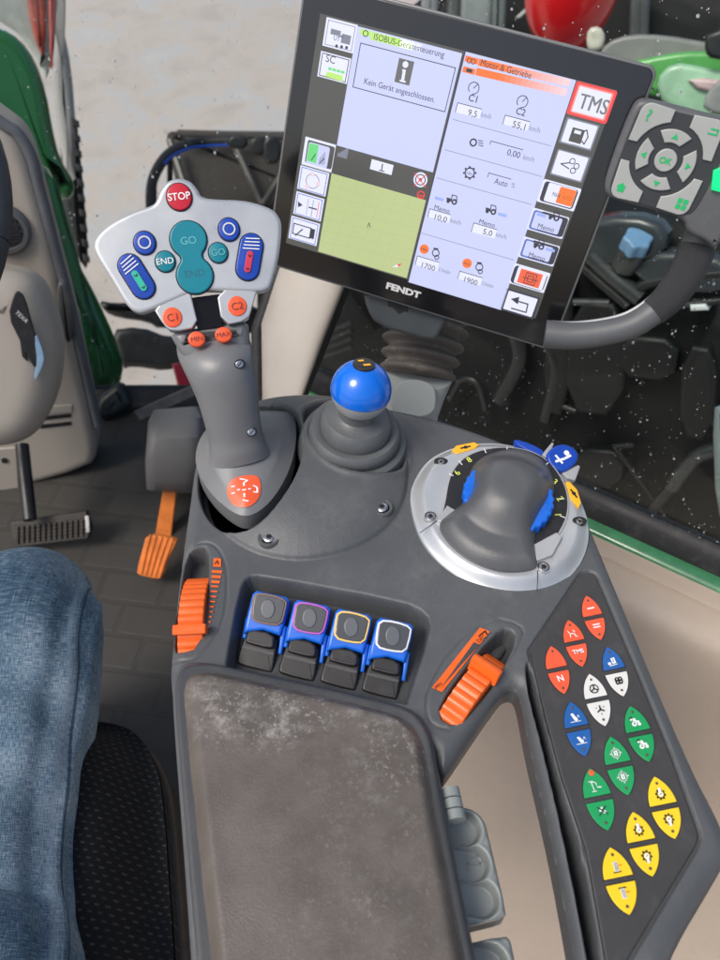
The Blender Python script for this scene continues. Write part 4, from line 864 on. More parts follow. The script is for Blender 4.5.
for a, b, right in (((533,207.3),(562,239),False), ((523.9,236),(553,266.5),True)):
    rr(a, b, E_WHT, A1, .001); rr((a[0]+1.5, a[1]+2), (b[0]-1, b[1]-1.5), E_BLU, A2, .002); rr((a[0]+9, a[1]+3.5), (b[0]+.2, b[1]-1.8), E_INK, A2+.0001, .002)
    rr((a[0]+3, a[1]+4), (b[0]-4.5, b[1]-4.5), E_LAV, A3, .0014); txt('Memo', (a[0]+4.5, a[1]+20.2), (a[0]+20.5, a[1]+24.8), 5.0, E_INK, A4, .0)
    x, y = a[0]+14, a[1]+8.5
    if right: x -= 6
    memo(x, y, right)
rr((514.7,262.8), (543.7,293), E_WHT, A1, .001); rr((515.5,264.5), (542.5,291.5), E_INK, A2, .003); rr((519,265.5), (541.8,290.5), E_WHT, A3, .0014); rect((521.5,268), (538.5,288), emi('screen_redorange', (.90,.13,.05), K), A4)
for rr_ in (5.5, 3.0): 
    c_ = U(530.5, 278.5); s_ = rr_*.62/FPX; mb.line(FM, [(c_[0]-s_, c_[1]-s_), (c_[0]+s_, c_[1]-s_), (c_[0]+s_, c_[1]+s_), (c_[0]-s_, c_[1]+s_)], .0006, A5, E_INK, True)
seg([(523,276.5),(538,280.7)], .0006, E_INK, A5)
rect((507,287.8), (533.2,319.3), E_INK, A1); rr((509,290.3), (531.5,316.8), E_WHT, A2, .0008)
seg([(515,300),(528,303.8),(526.2,312),(511.5,307.8)], .0011, E_INK, A3); mb.flat(FM, [U(*q_) for q_ in ((511,298.5),(519.5,296.5),(518,304))], A3, E_INK)
mb.build('screen', mon)

# keypad (hand control) on the right of the display and its handle
FK0 = FM.hit(665, 165, .022); FK = Frame(FK0, FM.n, ex=FM.ex)
hnd = thing('hand_keypad', tuple(FK0), 'dark grey keypad with light grey keys, green symbols and a curved padded handle', 'keypad')
KPM = mat('keypad_plastic', (.085,.09,.094), .42, bump=.3, bscale=1500, var=.08, dust=.08)
mb = MB(); q = FK.poly(smooth([(631,108),(641,98.5),(655,101),(722,118),(740,123),(752,132),(752,165),(735,215),(716,252),(709,243),(686,233),(684,219),(650,210),(612,200),(604,192),(606,176)], 2)); mb.prism(FK, q, -.018, .0, KPM, .004, seg=5, bottom=True); mb.build('keypad_body', hnd)
mb = MB(); q = FK.poly(smooth([(638,109),(646,106),(655,107),(722,122),(732,135),(710,185),(694,213),(685,215),(650,207),(613,196),(609,188),(614,172)], 2), .0002); mb.prism(FK, q, -.001, .0006, mat('keypad_face', (.030,.033,.036), .35, var=.05), .0005); mb.build('key_surround', hnd)
KM = mat('keypad_key', (.33,.345,.33), .38, var=.05, bump=.1, bscale=2000); KG = mat('keypad_green', (.01,.42,.12), .4)
kc_ = FK.uv(665.5, 160); ks = .60/FPX
for nm_, sx_, sy_ in (('question_key', -1, 1), ('back_key', 1, 1), ('home_key', -1, -1), ('menu_key', 1, -1)):
    g_, Hx, Hy, Ri, rc = 8.5, 37.5, 42, 31.5, 9; P_ = [(g_, Hy-1)]
    P_ += [(Hx-rc+rc*math.cos(R(90-15*i)), Hy-rc+rc*math.sin(R(90-15*i))) for i in range(7)]+[(Hx+1, g_)]
    a0_ = math.asin(g_/Ri); P_ += [(Ri*math.cos(a0_+(math.pi/2-2*a0_)*i/10), Ri*math.sin(a0_+(math.pi/2-2*a0_)*i/10)) for i in range(11)]
    mb = MB(); mb.prism(FK, [(kc_[0]+sx_*x*ks, kc_[1]+sy_*y*ks) for x, y in P_], .0, .0024, KM, .0007)
    ic = (kc_[0]+sx_*29*ks, kc_[1]+sy_*32*ks)
    if nm_ == 'question_key': mb.ctext(FK, '?', ic, .0078, .0028, KG, bold=.02)
    if nm_ == 'back_key': mb.line(FK, [(ic[0]-.003, ic[1]-.0016), (ic[0]+.003, ic[1]-.0016), (ic[0]+.003, ic[1]+.0016), (ic[0]-.002, ic[1]+.0016)], .0010, .0028, KG)
    if nm_ == 'home_key': mb.flat(FK, [(ic[0]+x*.001, ic[1]+y*.001) for x, y in ((-2.5,-3),(2.5,-3),(2.5,.4),(3.6,.4),(0,3.6),(-3.6,.4),(-2.5,.4))], .0028, KG)
    if nm_ == 'menu_key': [mb.flat(FK, rrect(ic[0]+x*.0021-.0017, ic[1]+y*.0021-.0017, ic[0]+x*.0021+.0017, ic[1]+y*.0021+.0017, .0004, 2), .0028, KG) for x in (-1, 1) for y in (-1, 1)]
    mb.build(nm_, hnd)
for a0 in (90, 0, 180, 270):
    mb = MB(); pts = []
    for i in range(11): a = R(a0-33+66*i/10); pts.append((kc_[0]+26.5*ks*math.cos(a), kc_[1]+26.5*ks*math.sin(a)))
    for i in range(11): a = R(a0+27-54*i/10); pts.append((kc_[0]+15*ks*math.cos(a), kc_[1]+15*ks*math.sin(a)))
    mb.prism(FK, pts, .0, .0026, KM, .0009); a = R(a0); e = (math.cos(a), math.sin(a)); w_ = (-e[1], e[0]); cx, cy = kc_[0]+20.5*ks*e[0], kc_[1]+20.5*ks*e[1]
    mb.flat(FK, [(cx+e[0]*.0022, cy+e[1]*.0022), (cx-e[0]*.0014+w_[0]*.0024, cy-e[1]*.0014+w_[1]*.0024), (cx-e[0]*.0014-w_[0]*.0024, cy-e[1]*.0014-w_[1]*.0024)], .0030, KG); mb.build('arrow_key', hnd)
mb = MB(); mb.prism(FK, circ(kc_[0], kc_[1], 10*ks, 32), .0, .0026, KM, .0010); mb.ctext(FK, 'OK', kc_, .0042, .0030, KG, bold=.03); mb.build('ok_key', hnd)
mb = MB(); mb.prism(FK, FK.poly([(713,170),(722,166),(726,176),(722,192),(711,189)]), .001, .004, mat('green_tab_glow', (.0,.5,.12), .3, emit=(.0,.75,.20), es=.6), .001); mb.build('green_tab', hnd)  # bright green plastic tab, given a glow in its material
hpth = [(706,222,.600,16),(699,243,.603,17),(689,268,.607,16.5),(673,293,.612,15.5),(653,312,.618,13.5),(630,326,.624,13),(602,333,.630,13),(572,336,.636,13.5),(545,334,.640,14)]
sp_ = spline([(x, y, d_, r_) for x, y, d_, r_ in hpth], 6, False)
mb = MB(); mb.tube([W(x, y, d_) for x, y, d_, r_ in sp_], [r_*d_/FPX for x, y, d_, r_ in sp_], KPM, 24); mb.build('handle_arc', hnd)
gm = mat('grip_rubber', (.028,.03,.033), .6)
N, L, b_ = nodes_of(gm); v_ = N.new('ShaderNodeTexVoronoi'); v_.inputs['Scale'].default_value = 1500; tc_ = N.new('ShaderNodeTexCoord'); L.new(tc_.outputs['Object'], v_.inputs['Vector']); bpn = N.new('ShaderNodeBump'); bpn.inputs['Strength'].default_value = .8; bpn.inputs['Distance'].default_value = .001; L.new(v_.outputs['Distance'], bpn.inputs['Height']); L.new(bpn.outputs[0], b_.inputs['Normal'])
mb = MB(); g_ = sp_[7:25]; mb.tube([W(x, y, d_) for x, y, d_, r_ in g_], [(r_+1.0)*d_/FPX for x, y, d_, r_ in g_], gm, 24); mb.build('rubber_grip', hnd)
mb = MB(); g_ = sp_[18:46]; mb.tube([W(x-1.0*r_*.35, y-r_*.93, d_-.001) for x, y, d_, r_ in g_], .0018, SILD, 10); mb.build('handle_trim', hnd)

# monitor post
post = thing('display_post', tuple(Z(415, 430, -.05)), 'light grey support post with dusty ribbed bellows below the terminal', 'support post')
pp = [W(418, 440, .70), W(412, 408, .70), W(414, 385, .695), W(420, 360, .69)]
mb = MB(); rs = []
for (x, y, d_, rx) in ((410,450,.835,23),(411,412,.83,27),(413,394,.825,31),(415,382,.82,34),(417,372,.815,36)):
    c = W(x, y, d_); rs.append([c+cr*(rx*d_/FPX*math.copysign(abs(math.cos(2*math.pi*k/40))**.75, math.cos(2*math.pi*k/40)))+cu*0+Vector((0,.8,-.6)).normalized()*0+Vector((0,1,0))*(rx*.8*d_/FPX*math.copysign(abs(math.sin(2*math.pi*k/40))**.75, math.sin(2*math.pi*k/40))) for k in range(40)])
mb.rings(rs, mat('post_grey', (.33,.36,.36), .42, var=.05, bump=.2, bscale=900)); mb.build('post', post)
mb = MB(); Fq = Frame(W(414, 396, .785), (CAM-W(412,398,.78)), up=(0,0,1)); mb.prism(Fq, smooth([(-.024,-.022),(.022,-.022),(.024,.004),(.016,.016),(-.010,.018),(-.022,.008)], 2), -.006, .001, mat('post_inset', (.24,.265,.265), .45, var=.05), .0015); mb.build('cover_inset', post)
mb = MB(); ca, cb = W(417, 376, .815), W(432, 296, .815); ax_ = (cb-ca).normalized(); Fbx = Frame(ca, ax_, up=(0, 1, 0)); prof = []
LBX = (cb-ca).length
for i in range(61): t = i/60; prof.append((.0375+.0085*t+.0042*math.sin(2*math.pi*t*5.5), LBX*t))
bm_ = mat('dusty_bellows', (.11,.098,.085), .6, dust=.9, dscale=16, dustcol=(.36,.31,.25), bump=.3)
mb.lathe(Fbx, (0, 0), prof, bm_, 48); mb.build('bellows', post)
Fc = Frame(FM.hit(404, 322, -.010), FM.n, ex=FM.ex)
mb = MB(); mb.prism(Fc, Fc.poly(smooth([(362,290),(400,300),(448,312),(440,334),(434,342),(408,336),(376,326),(366,310)], 1)), -.03, .0, mat('bracket_plastic', (.055,.063,.068), .42, var=.06, bump=.2, bscale=1500), .004, bottom=True); mb.prism(Fc, Fc.poly([(388,306),(394,308),(399,314),(404,311),(408,312),(408,304),(388,298)]), -.002, .0008, BLK, .0004); mb.build('tilt_bracket', post)
# ================================================================== CAB
FZ = -.65
def struct(o, k='structure'): o['kind'] = k; return o
mb = MB(); mb.box(LV, -60, -40, -2.4, 60, 90, -2.2, GROUNDM); struct(mb.build('ground', None, (0, 6, -2.2)))
# right side wall, sill, glass
zs = -.30; A = Z(290, 400, zs); B = Z(720, 600, zs); d = (B-A).normalized(); no = Vector((-d.y, d.x, 0)); 
if no.y < 0: no = -no                                               # outward
P0 = A-d*.02; P1 = B+d*.9
mb = MB(); mb.prism(LV, [(-1.3,-.5),(P1.x,-.5),(P1.x,P1.y),(P0.x,P0.y),(P0.x-.02,1.22),(-1.3,1.22)], FZ-.05, FZ, FLOORM, bottom=True); struct(mb.build('floor', None, (0, .4, FZ)))
FS = lambda t, u, z: P0.lerp(P1, t)+no*u+Vector((0, 0, z-zs))
def sweep(prof, m, name, label, cat, closed=True, t0=0., t1=1., parent=None, o=None):
    mb = MB(); rs = [[FS(t, u, z) for u, z in prof] for t in (t0, t1)]; mb.rings(rs, m, closed=True); ob = mb.build(name, parent, o)
    return ob
o = sweep(spline([(.0,-.316),(-.012,-.304),(-.03,-.304),(-.05,-.312),(-.062,-.33),(-.068,-.38),(-.075,-.48),(-.09,-.66),(.0,-.68)], 5), BEI, 'side_wall_trim', '', '', o=(P0+P1)/2+Vector((0,0,-.3))); tag(o, 'smooth beige side wall trim below the right hand window', 'wall trim')
o = sweep([(.022,-.315),(-.004,-.315),(-.005,-.290),(-.003,-.285),(.002,-.281),(.022,-.279)], mat('green_edge_strip', (.028,.15,.06), .16, coat=.6, var=.35, vscale=25), 'green_sill_strip', '', '', o=(P0+P1)/2); tag(o, 'shiny wet green metal strip along the lower window edge', 'sill strip')
win = thing('side_window', tuple((P0+P1)/2+no*.03), 'large dark side window spotted with rain behind the console', 'window')
sweep(spline([(.016,-.290),(.018,-.262),(.030,-.250),(.046,-.258),(.048,-.290)], 4), BLKR, 'gasket', '', '', parent=win)
mb = MB(); G = [P0+no*.032+Vector((0,0,.045)), P1+no*.032+Vector((0,0,.045))]; up = Vector((0, 0, 1))+no*.06
th = no*.005
q = [G[0], G[1], G[1]+up*1.3, G[0]+up*1.3+d*.52]; mb.add(q+[p+th for p in q], [(0,1,2,3),(7,6,5,4),(0,4,5,1),(1,5,6,2),(2,6,7,3),(3,7,4,0)], GLASS, False); mb.build('pane', win)
# shelf under the console
mb = MB(); q = zp([(300,560),(300,1090),(900,1090),(1100,800),(760,560)], -.58); mb.prism(LV, q, -.66, -.58, BEI, .02); o = mb.build('floor_side_box', None, Z(480, 850, -.6)); tag(o, 'low beige moulded box beside the seat under the console', 'storage box')
# pillar
mb = MB(); dp = .93
cB = [W(x, y, dp+.18*(400-y)/150*0) for x, y in ((262,410),(295,410))]
rs = []
for y, xa, xb, d_ in ((420,263,292,.96),(398,263,297,.95),(330,262,323,.93),(262,284,350,.91),(200,304,374,.89),(120,330,404,.87)):
    a, b_ = W(xa, y, d_), W(xb, y, d_-.02); mid = (a+b_)/2; hw = (b_-a)/2; bk = Vector((-.2, 1, .0)).normalized()*.035; rs.append([mid+hw*math.copysign(abs(math.cos(2*math.pi*k/28))**.7, math.cos(2*math.pi*k/28))+bk*math.copysign(abs(math.sin(2*math.pi*k/28))**.7, math.sin(2*math.pi*k/28)) for k in range(28)])
mb.rings(rs, mat('pillar_trim', (.42,.385,.34), .5, bump=.3, bscale=900, var=.05)); o = mb.build('cab_pillar', None, (rs[0][0]+rs[0][14])/2); tag(o, 'slanted beige cab pillar between joystick and display', 'pillar')
mb = MB(); mb.tube([W(x, y, d_) for x, y, d_ in ((291,425,.975),(297,398,.965),(324,330,.94),(351,262,.92),(376,200,.90),(407,120,.88))], .012, BLKR, 12); mb.build('pillar_seal', o)
mb = MB(); mb.tube([W(x, y, d_) for x, y, d_ in ((261,425,1.0),(259,398,.99),(258,330,.97),(282,262,.95),(302,200,.93),(328,120,.91))], .009, BLKR, 12); mb.build('pillar_seal', o)
# windscreen
YW = 1.24
mb = MB(); mb.prism(Frame((0, 0, 0), (0, -1, 0), up=(0, 0, 1)), [(-1.3,-.64),(-.125,-.64),(.0,1.1),(-1.3,1.1)], -YW-.005, -YW, GLASS, bottom=True); o = mb.build('windscreen', None, (-.7, YW, -.6)); tag(o, 'clear front windscreen with fine rain drops left of the pillar', 'windscreen')
# rain drops
DROP = bpy.data.materials.new('water_drop'); DROP.use_nodes = True; b_ = DROP.node_tree.nodes['Principled BSDF']; b_.inputs['Base Color'].default_value = (.93,.97,1,1); b_.inputs['Roughness'].default_value = .02; b_.inputs['Transmission Weight'].default_value = .8; b_.inputs['IOR'].default_value = 1.33; b_.inputs['Specular IOR Level'].default_value = 1
rnd = random.Random(3)
def drops(name, Fg, u0, u1, v0, v1, n, rmin, rmax, label, ok=None, m=DROP):
    mb = MB(); k = 0
    while k < n:
        u, v = rnd.uniform(u0, u1), rnd.uniform(v0, v1)
        p = Fg.p(u, v)
        if ok and not ok(p): continue
        k += 1; r = rmin+(rmax-rmin)*rnd.random()**3.2; st = rnd.uniform(.9, 1.5); rs = []
        for a in (0, 35, 65, 86):
            rr_ = r*math.cos(R(a)); rs.append([Fg.p(u+rr_*math.cos(2*math.pi*i/8), v+rr_*st*math.sin(2*math.pi*i/8), r*.75*math.sin(R(a))) for i in range(8)])
        mb.rings(rs, m)
        if r > (rmin+rmax)*.45:
            u += rnd.uniform(-3, 3)*r; v += rnd.uniform(2, 4)*r; r *= .4; mb.rings([[Fg.p(u+r*math.cos(R(a))*math.cos(2*math.pi*i/8), v+r*math.cos(R(a))*math.sin(2*math.pi*i/8), r*.8*math.sin(R(a))) for i in range(8)] for a in (0, 40, 80)], m)
    o = mb.build(name, None, Fg.p((u0+u1)/2, v0)); o['kind'] = 'stuff'; o['label'] = label; o['category'] = 'rain drops'
def proj(p):
    v = p-CAM; z = v.dot(cf); return (360+FPX*v.dot(cr)/z, 480-FPX*v.dot(cu)/z) if z > 0 else (-999, -999)
def vis(p, x0, x1, y0, y1): x, y = proj(p); return x0 < x < x1 and y0 < y < y1
Fg = Frame(G[0]+no*-.0006, -no+Vector((0,0,.06)), up=(0, 0, 1)); Lg = (G[1]-G[0]).length
s_u = 1 if (G[1]-G[0]).dot(Fg.ex) > 0 else -1
rng = (0, Lg) if s_u > 0 else (-Lg, 0)
drops('rain_drops', Fg, rng[0], rng[1], 0, .9, 1250, .0004, .0015, 'scattered rain drops on the dark side window', ok=lambda p: vis(p, 280, 735, -20, 620))
drops('rain_drops', Frame((0, YW-.0062, 0), (0, -1, 0), up=(0, 0, 1)), -1.0, -.14, -.6, .7, 480, .0006, .0022, 'fine rain drops on the front windscreen before the pale ground', ok=lambda p: vis(p, -5, 300, -10, 420))

# ---- dashboard side at front left
FDa = Frame(Z(50, 482, FZ), (.18, -1, .12), up=(0, 0, 1))
dash = thing('front_side_panel', tuple(FDa.o), 'beige front cab panel with round air vent and slots at left', 'cab panel')
mb = MB(); mb.prism(FDa, FDa.poly(smooth([(-120,60),(-40,100),(0,128),(16,140),(27,160),(34,185),(42,215),(51,250),(62,290),(72,330),(82,375),(94,430),(98,455),(90,470),(0,495),(-120,520)], 1)), -.09, .0, BEIL, .018, seg=6); mb.build('panel_shell', dash)
mb = MB(); mb.tube([FDa.hit(x, y, -.012) for x, y in spline([(-60,78),(0,122),(18,134),(31,157),(38,185),(46,215),(55,250),(66,290),(76,330),(86,375),(98,425)], 4, False)], .009, mat('grey_seal', (.10,.11,.12), .5, var=.08), 14); mb.build('edge_seal', dash)
mb = MB(); c = FDa.uv(3, 230, .006); mb.lathe(FDa, c, [(.040,-.002),(.040,.006),(.036,.010),(.030,.010),(.029,.002),(.0001,.002)], CG, 40)
for k in range(-2, 3): mb.box(FDa, c[0]-.024, c[1]+k*.010-.0016, .002, c[0]+.024, c[1]+k*.010+.0016, .008, BLK, .0005)
mb.build('air_vent', dash)
mb = MB(); 
q0 = FDa.uv(44, 408); q1 = FDa.uv(72, 412)
mb.prism(FDa, FDa.poly([(44,407),(72,405),(72,412),(42,414)], .002), -.001, .002, BEIL, .0008)
for y in (417, 425): mb.prism(FDa, FDa.poly([(42,y),(71,y-3),(71,y+.5),(40,y+4)], .002), -.001, .0012, BLK)
mb.build('vent_slots', dash)
mb = MB(); mb.prism(FDa, FDa.poly(smooth([(56,285),(63,281),(70,292),(74,315),(72,342),(66,344),(58,318)], 2), .01), -.004, .012, CG, .005); mb.build('oval_cover', dash)
mb = MB(); mb.prism(FDa, FDa.poly([(-40,452),(16,448),(19,489),(-40,505)], .004), -.002, .004, BEIL, .002); cq = FDa.uv(5, 459); mb.lathe(FDa, cq, [(.006,.0),(.006,.006),(.0001,.006)], BLK, 16); mb.build('lower_cover', dash)
# cowl in front (steering column cover)
FCo = Frame(W(20, 370, 1.08), (.25, -1, .5), up=(0, 0, 1))
cow = thing('steering_column', tuple(FCo.hit(20, 450)), 'rounded beige steering column cowl with dark wheel rim at the left picture edge', 'steering column')
mb = MB(); mb.prism(FCo, FCo.poly(smooth([(-120,240),(-10,270),(20,276),(36,290),(48,318),(56,350),(54,392),(42,430),(22,449),(-10,455),(-120,460)], 2)), -.10, .0, BEIL, .045, seg=9); mb.build('cowl_shell', cow)
card = thing('tag_strap', tuple(FCo.hit(25, 330, .01)), 'black rubber strap with small white lettering hanging on the beige cowl', 'strap')
mb = MB(); Ft = Frame(FCo.hit(25, 330, .012), (.3, -1, .3), up=(0, 0, 1)); mb.prism(Ft, Ft.poly(smooth([(8,316),(14,294),(18,291),(25,297),(33,328),(42,354),(36,368),(32,364),(20,340)], 1)), -.004, .003, BLKR, .0015, bottom=True); mb.ctext(Ft, 'TEXA', Ft.uv(22, 316), .0055, .0034, WHT, ang=R(-60)); mb.build('strap', card)
mb = MB(); mb.prism(Ft, Ft.poly([(19,336),(25,346),(27,362),(22,357)]), -.006, -.001, BLKR, .001, bottom=True); mb.build('clip', card)
mb = MB(); Fu = Frame(FCo.hit(40, 355, .006), (.3, -1, .3), up=(0, 0, 1)); mb.prism(Fu, Fu.poly(smooth([(34,338),(37,334),(40,342),(45,357),(42,368),(36,380),(34,377),(37,362)], 1)), -.003, .002, mat('light_blue_cloth', (.25,.40,.55), .8, var=.15, vscale=60), .001, bottom=True); o = mb.build('blue_cloth', None, Fu.o); tag(o, 'small light blue cloth corner showing behind the black strap', 'cloth')
# steering wheel
sw = bpy.data.objects.new('steering_wheel', None); COL.objects.link(sw); sw.parent = cow; sw['_o'] = cow['_o']
Fw = Frame(W(-275, 215, .60), (.1, -.5, .9), up=(0, 1, 0)); mb = MB(); rw = (W(-16, 215, .60)-W(-275, 215, .60)).length
mb.tube([Fw.p(rw*math.cos(2*math.pi*i/72), rw*math.sin(2*math.pi*i/72)) for i in range(73)], .013, mat('wheel_leather', (.025,.028,.034), .55, bump=.6, bscale=500, var=.2), 18); mb.build('rim', sw)
for a in (200, 90, 340):
    mb = MB(); mb.tube([Fw.p(.03*math.cos(R(a)), .03*math.sin(R(a)), -.02), Fw.p(rw*math.cos(R(a)), rw*math.sin(R(a)))], [.014, .009], BLK, 12); mb.build('spoke', sw)
mb = MB(); mb.lathe(Fw, (0, 0), [(.05,-.04),(.055,-.01),(.045,.0),(.0001,.004)], BLK, 32); mb.build('hub', sw)
# brake pedal
bp = thing('brake_pedal', tuple(Z(40, 545, FZ)), 'black studded brake pedal plate on a thin arm at lower left', 'pedal')
Fb = Frame(Z(48, 530, FZ+.05), (0, -.75, .65), up=(0, 0, 1)); mb = MB(); mb.prism(Fb, Fb.poly([(10,522),(86,511),(91,528),(88,539),(14,548)]), -.012, .0, mat('pedal_rubber', (.03,.026,.022), .6, var=.3, dust=.3, dscale=60, dustcol=(.2,.15,.1)), .003, bottom=True)
for i in range(13):
    for j in range(5):
        a = Fb.uv(15+(85-15)*(i+.5)/13, 526+(522-526)*0+ (540-526)*(j)/4-8*(i/13)+2); mb.box(Fb, a[0]-.0028, a[1]-.0028, .0, a[0]+.0028, a[1]+.0028, .004, MATS['pedal_rubber'], .001)
mb.build('pedal_plate', bp)
mb = MB(); mb.tube([W(22, 445, 1.33), W(30, 520, 1.30)], .012, BLK, 10); mb.build('pedal_arm', bp)
mb = MB(); mb.prism(Fb, Fb.poly([(85,516),(89,516),(90,532),(86,533)], .004), .0, .005, SCRW, .001); mb.build('metal_clip', bp)
# accelerator with housing
ac = thing('accelerator_pedal', tuple(Z(165, 560, FZ)), 'orange ribbed accelerator pedal below a grey pedal housing', 'pedal')
hb = []; mb = MB(); HM = mat('housing_plastic', (.10,.10,.10), .4, var=.08, bump=.3, bscale=800)
secs = [((150,410),(196,406),1.30,.05),((143,422),(201,417),1.255,.07),((141,440),(202,437),1.235,.085),((139,462),(202,462),1.245,.09),((140,480),(200,482),1.27,.09),((141,490),(198,494),1.30,.09)]
rs = []
for a, b_, d_, dep in secs:
    p, q_ = W(*a, d_), W(*b_, d_); mid = (p+q_)/2; hw = (q_-p)/2; bk = (cf*.9+Vector((0, .3, -.2))).normalized()*dep
    rs.append([mid+bk+hw*math.copysign(abs(math.cos(2*math.pi*k/32))**.45, math.cos(2*math.pi*k/32))-bk*math.copysign(abs(math.sin(2*math.pi*k/32))**.45, math.sin(2*math.pi*k/32)) for k in range(32)])
mb.rings(rs, HM); mb.build('pedal_housing', ac)
PO = mat('pedal_orange', (.68,.19,.035), .5, var=.25, vscale=30)
Fp = Frame(W(160, 555, 1.28), (0, -.8, .6), up=(0, 0, 1)); mb = MB(); mb.prism(Fp, Fp.poly(smooth([(147,533),(177,538),(177,543),(168,560),(163,577),(158,579),(139,575),(137,571),(142,552)], 1)), -.006, .004, PO, .003, bottom=True)
for i in range(5):
    t = .12+.19*i; a = (147+30*t, 534+5*t); b_ = (138.5+24*t, 573+5*t); mb.tube([Fp.hit(*a, .004), Fp.hit((a[0]+b_[0])/2-.5, (a[1]+b_[1])/2, .0045), Fp.hit(*b_, .004)], .0022, PO, 8)
mb.build('pedal_pad', ac)
mb = MB(); Fp2 = Frame(W(166, 505, 1.36), (0, -.9, .4), up=(0, 0, 1)); mb.prism(Fp2, Fp2.poly([(164,484),(177,486),(171,537),(155,535)]), -.008, .0, PO, .002, bottom=True); mb.build('pedal_arm', ac)
mb = MB(); Fp3 = Frame(W(170, 487, 1.232), (0, -.8, .6), up=(0, 0, 1)); mb.prism(Fp3, Fp3.poly([(160,480),(180,482),(179,500),(158,498)]), -.01, .002, BLK, .001); 
# front sill beam & black kick panel
mb = MB(); mb.box(LV, -1.3, 1.185, FZ-.05, -.10, 1.26, FZ+.018, BLKR, .008); o = mb.build('front_sill', None, (-.6, 1.2, FZ)); tag(o, 'black rubber front sill at the foot of the windscreen', 'sill')
mb = MB(); a, b_ = W(136, 416, 1.50), W(205, 385, 1.58); mb.tube([a, b_], .016, mat('worn_steel', (.14,.125,.105), .45, metal=.5, var=.3, vscale=30), 4, flat=.7); o = mb.build('step_rail', None, a); tag(o, 'worn brown steel step rail just outside the front sill', 'rail')
# seat and leg
seat = thing('driver_seat', tuple(Z(60, 900, -.45)), 'black dotted fabric driver seat cushion beside the armrest', 'seat')
so = zp(smooth([(-420,700),(-100,690),(60,700),(112,706),(134,722),(150,752),(156,800),(160,864),(166,960),(180,1300),(-420,1300)], 2), -.27)
def zseat(X, Y, d): return -.245-.075*(1-sst(-d/.075))**1.6-.01*np.sin(X*9)
hf(so, zseat, .004, LV, SEATM, seat, 'seat_cushion', skirt=(-.318, -.42))
mb = MB(); mb.prism(LV, offset(so, -.004), -.47, -.34, BLK, .01); mb.build('seat_base', seat)
per = thing('person', tuple(Z(20, 700, -.28)), 'seated person in faded blue jeans, only the right thigh and knee showing', 'person')
def legmesh():
    path = [(-78,1180,.50,150),(-66,1060,.535,142),(-48,960,.60,124),(-33,880,.645,114),(-20,800,.69,106),(-7,730,.73,101),(2,680,.755,97),(8,640,.775,92)]
    pts = [(W(x, y, d_), r_*d_/FPX) for x, y, d_, r_ in path]
    kx = pts[-1][0]; pts += [(kx+Vector((-.004,.035,-.020)), .083), (kx+Vector((-.012,.050,-.06)), .076), (kx+Vector((-.028,.050,-.12)), .069), (kx+Vector((-.055,.045,-.22)), .062), (kx+Vector((-.08,.05,-.32)), .058)]
    s_ = spline([tuple(p)+(r_,) for p, r_ in pts], 10, False); n = 120; V = []; nrm = None; fr = []
    P = [Vector(q[:3]) for q in s_]
    for i, p in enumerate(P):
        t = (P[min(i+1, len(P)-1)]-P[max(i-1, 0)]).normalized(); b_ = (cr-t*cr.dot(t)).normalized(); u = b_.cross(t); fr.append((t, b_, u))
    rs = []; Lc = 0
    for i, p in enumerate(P):
        if i: Lc += (P[i]-P[i-1]).length
        t, b_, u = fr[i]; row = []
        for k in range(n):
            a = 2*math.pi*k/n; r_ = s_[i][3]
            ca, sa = math.cos(a), math.sin(a)
            w = .0035*math.sin(a*3+Lc*9)*math.sin(Lc*14+a)+.0016*math.sin(Lc*70+3*math.sin(a*2+Lc*5))*max(0, math.sin(a*1.0+.4))
            w += .0045*math.exp(-((a-.30-.6*math.sin(Lc*6+1)*.3)/.07)**2)-.0035*math.exp(-((a-.55-.18*math.sin(Lc*6))/.10)**2)
            kd = abs(Lc-.42); w += .0016*math.exp(-(kd/.07)**2)*math.sin(a*5+Lc*45)
            row.append(p+b_*((r_+w)*ca)+u*((r_+w)*sa*.95))
        rs.append(row)
    m = MB(); m.rings(rs, DENIM); return m, [(2*math.pi*k/n*.09-.28, sum((P[j]-P[j-1]).length for j in range(1, i+1)), 0) for i in range(len(P)) for k in range(n)]
lm, cl = legmesh(); jo = lm.build('jeans', per, ang=80); at_ = jo.data.attributes.new('cloth', 'FLOAT_VECTOR', 'POINT'); at_.data.foreach_set('vector', [c for v in cl for c in v])

# ================================================================== OUTSIDE (front left)
def slab(name, pts, d, thick, m, bev, label=None, cat=None, parent=None, o=None, n=None, sm=1):
    c = (sum(p[0] for p in pts)/len(pts), sum(p[1] for p in pts)/len(pts)); F = Frame(W(*c, d) if d else Ft2.hit(*c, .06), n or (CAM-W(*c, d)), up=(0, 0, 1)); mb = MB()
    mb.prism(F, F.poly(smooth(pts, sm) if sm else pts), -thick, 0, m, bev, seg=6, bottom=True); ob = mb.build(name, parent, None if parent else F.o)
    if label: tag(ob, label, cat)
    return ob
fen = thing('front_wheel_unit', tuple(W(90, 400, 1.62)), 'dark green curved front mudguard with black end cap over a dark tyre edge', 'mudguard')
slab('fender_panel', [(-60,10),(0,26),(20,38),(36,60),(47,93),(53,129),(60,158),(76,184),(73,199),(60,201),(52,185),(50,205),(34,175),(30,160),(14,142),(-60,90)], 1.75, .08, GREEN, .03, parent=fen)
slab('fender_skirt', [(30,165),(44,160),(58,185),(62,220),(78,262),(97,297),(116,339),(125,365),(121,387),(100,414),(88,420),(80,361),(67,294),(46,225)], 1.62, .10, GREEN, .035, parent=fen)
slab('end_cap', [(95,400),(108,390),(122,378),(132,398),(134,406),(118,417),(100,422)], 1.58, .10, mat('cap_rubber', (.02,.03,.03), .35), .02, parent=fen)
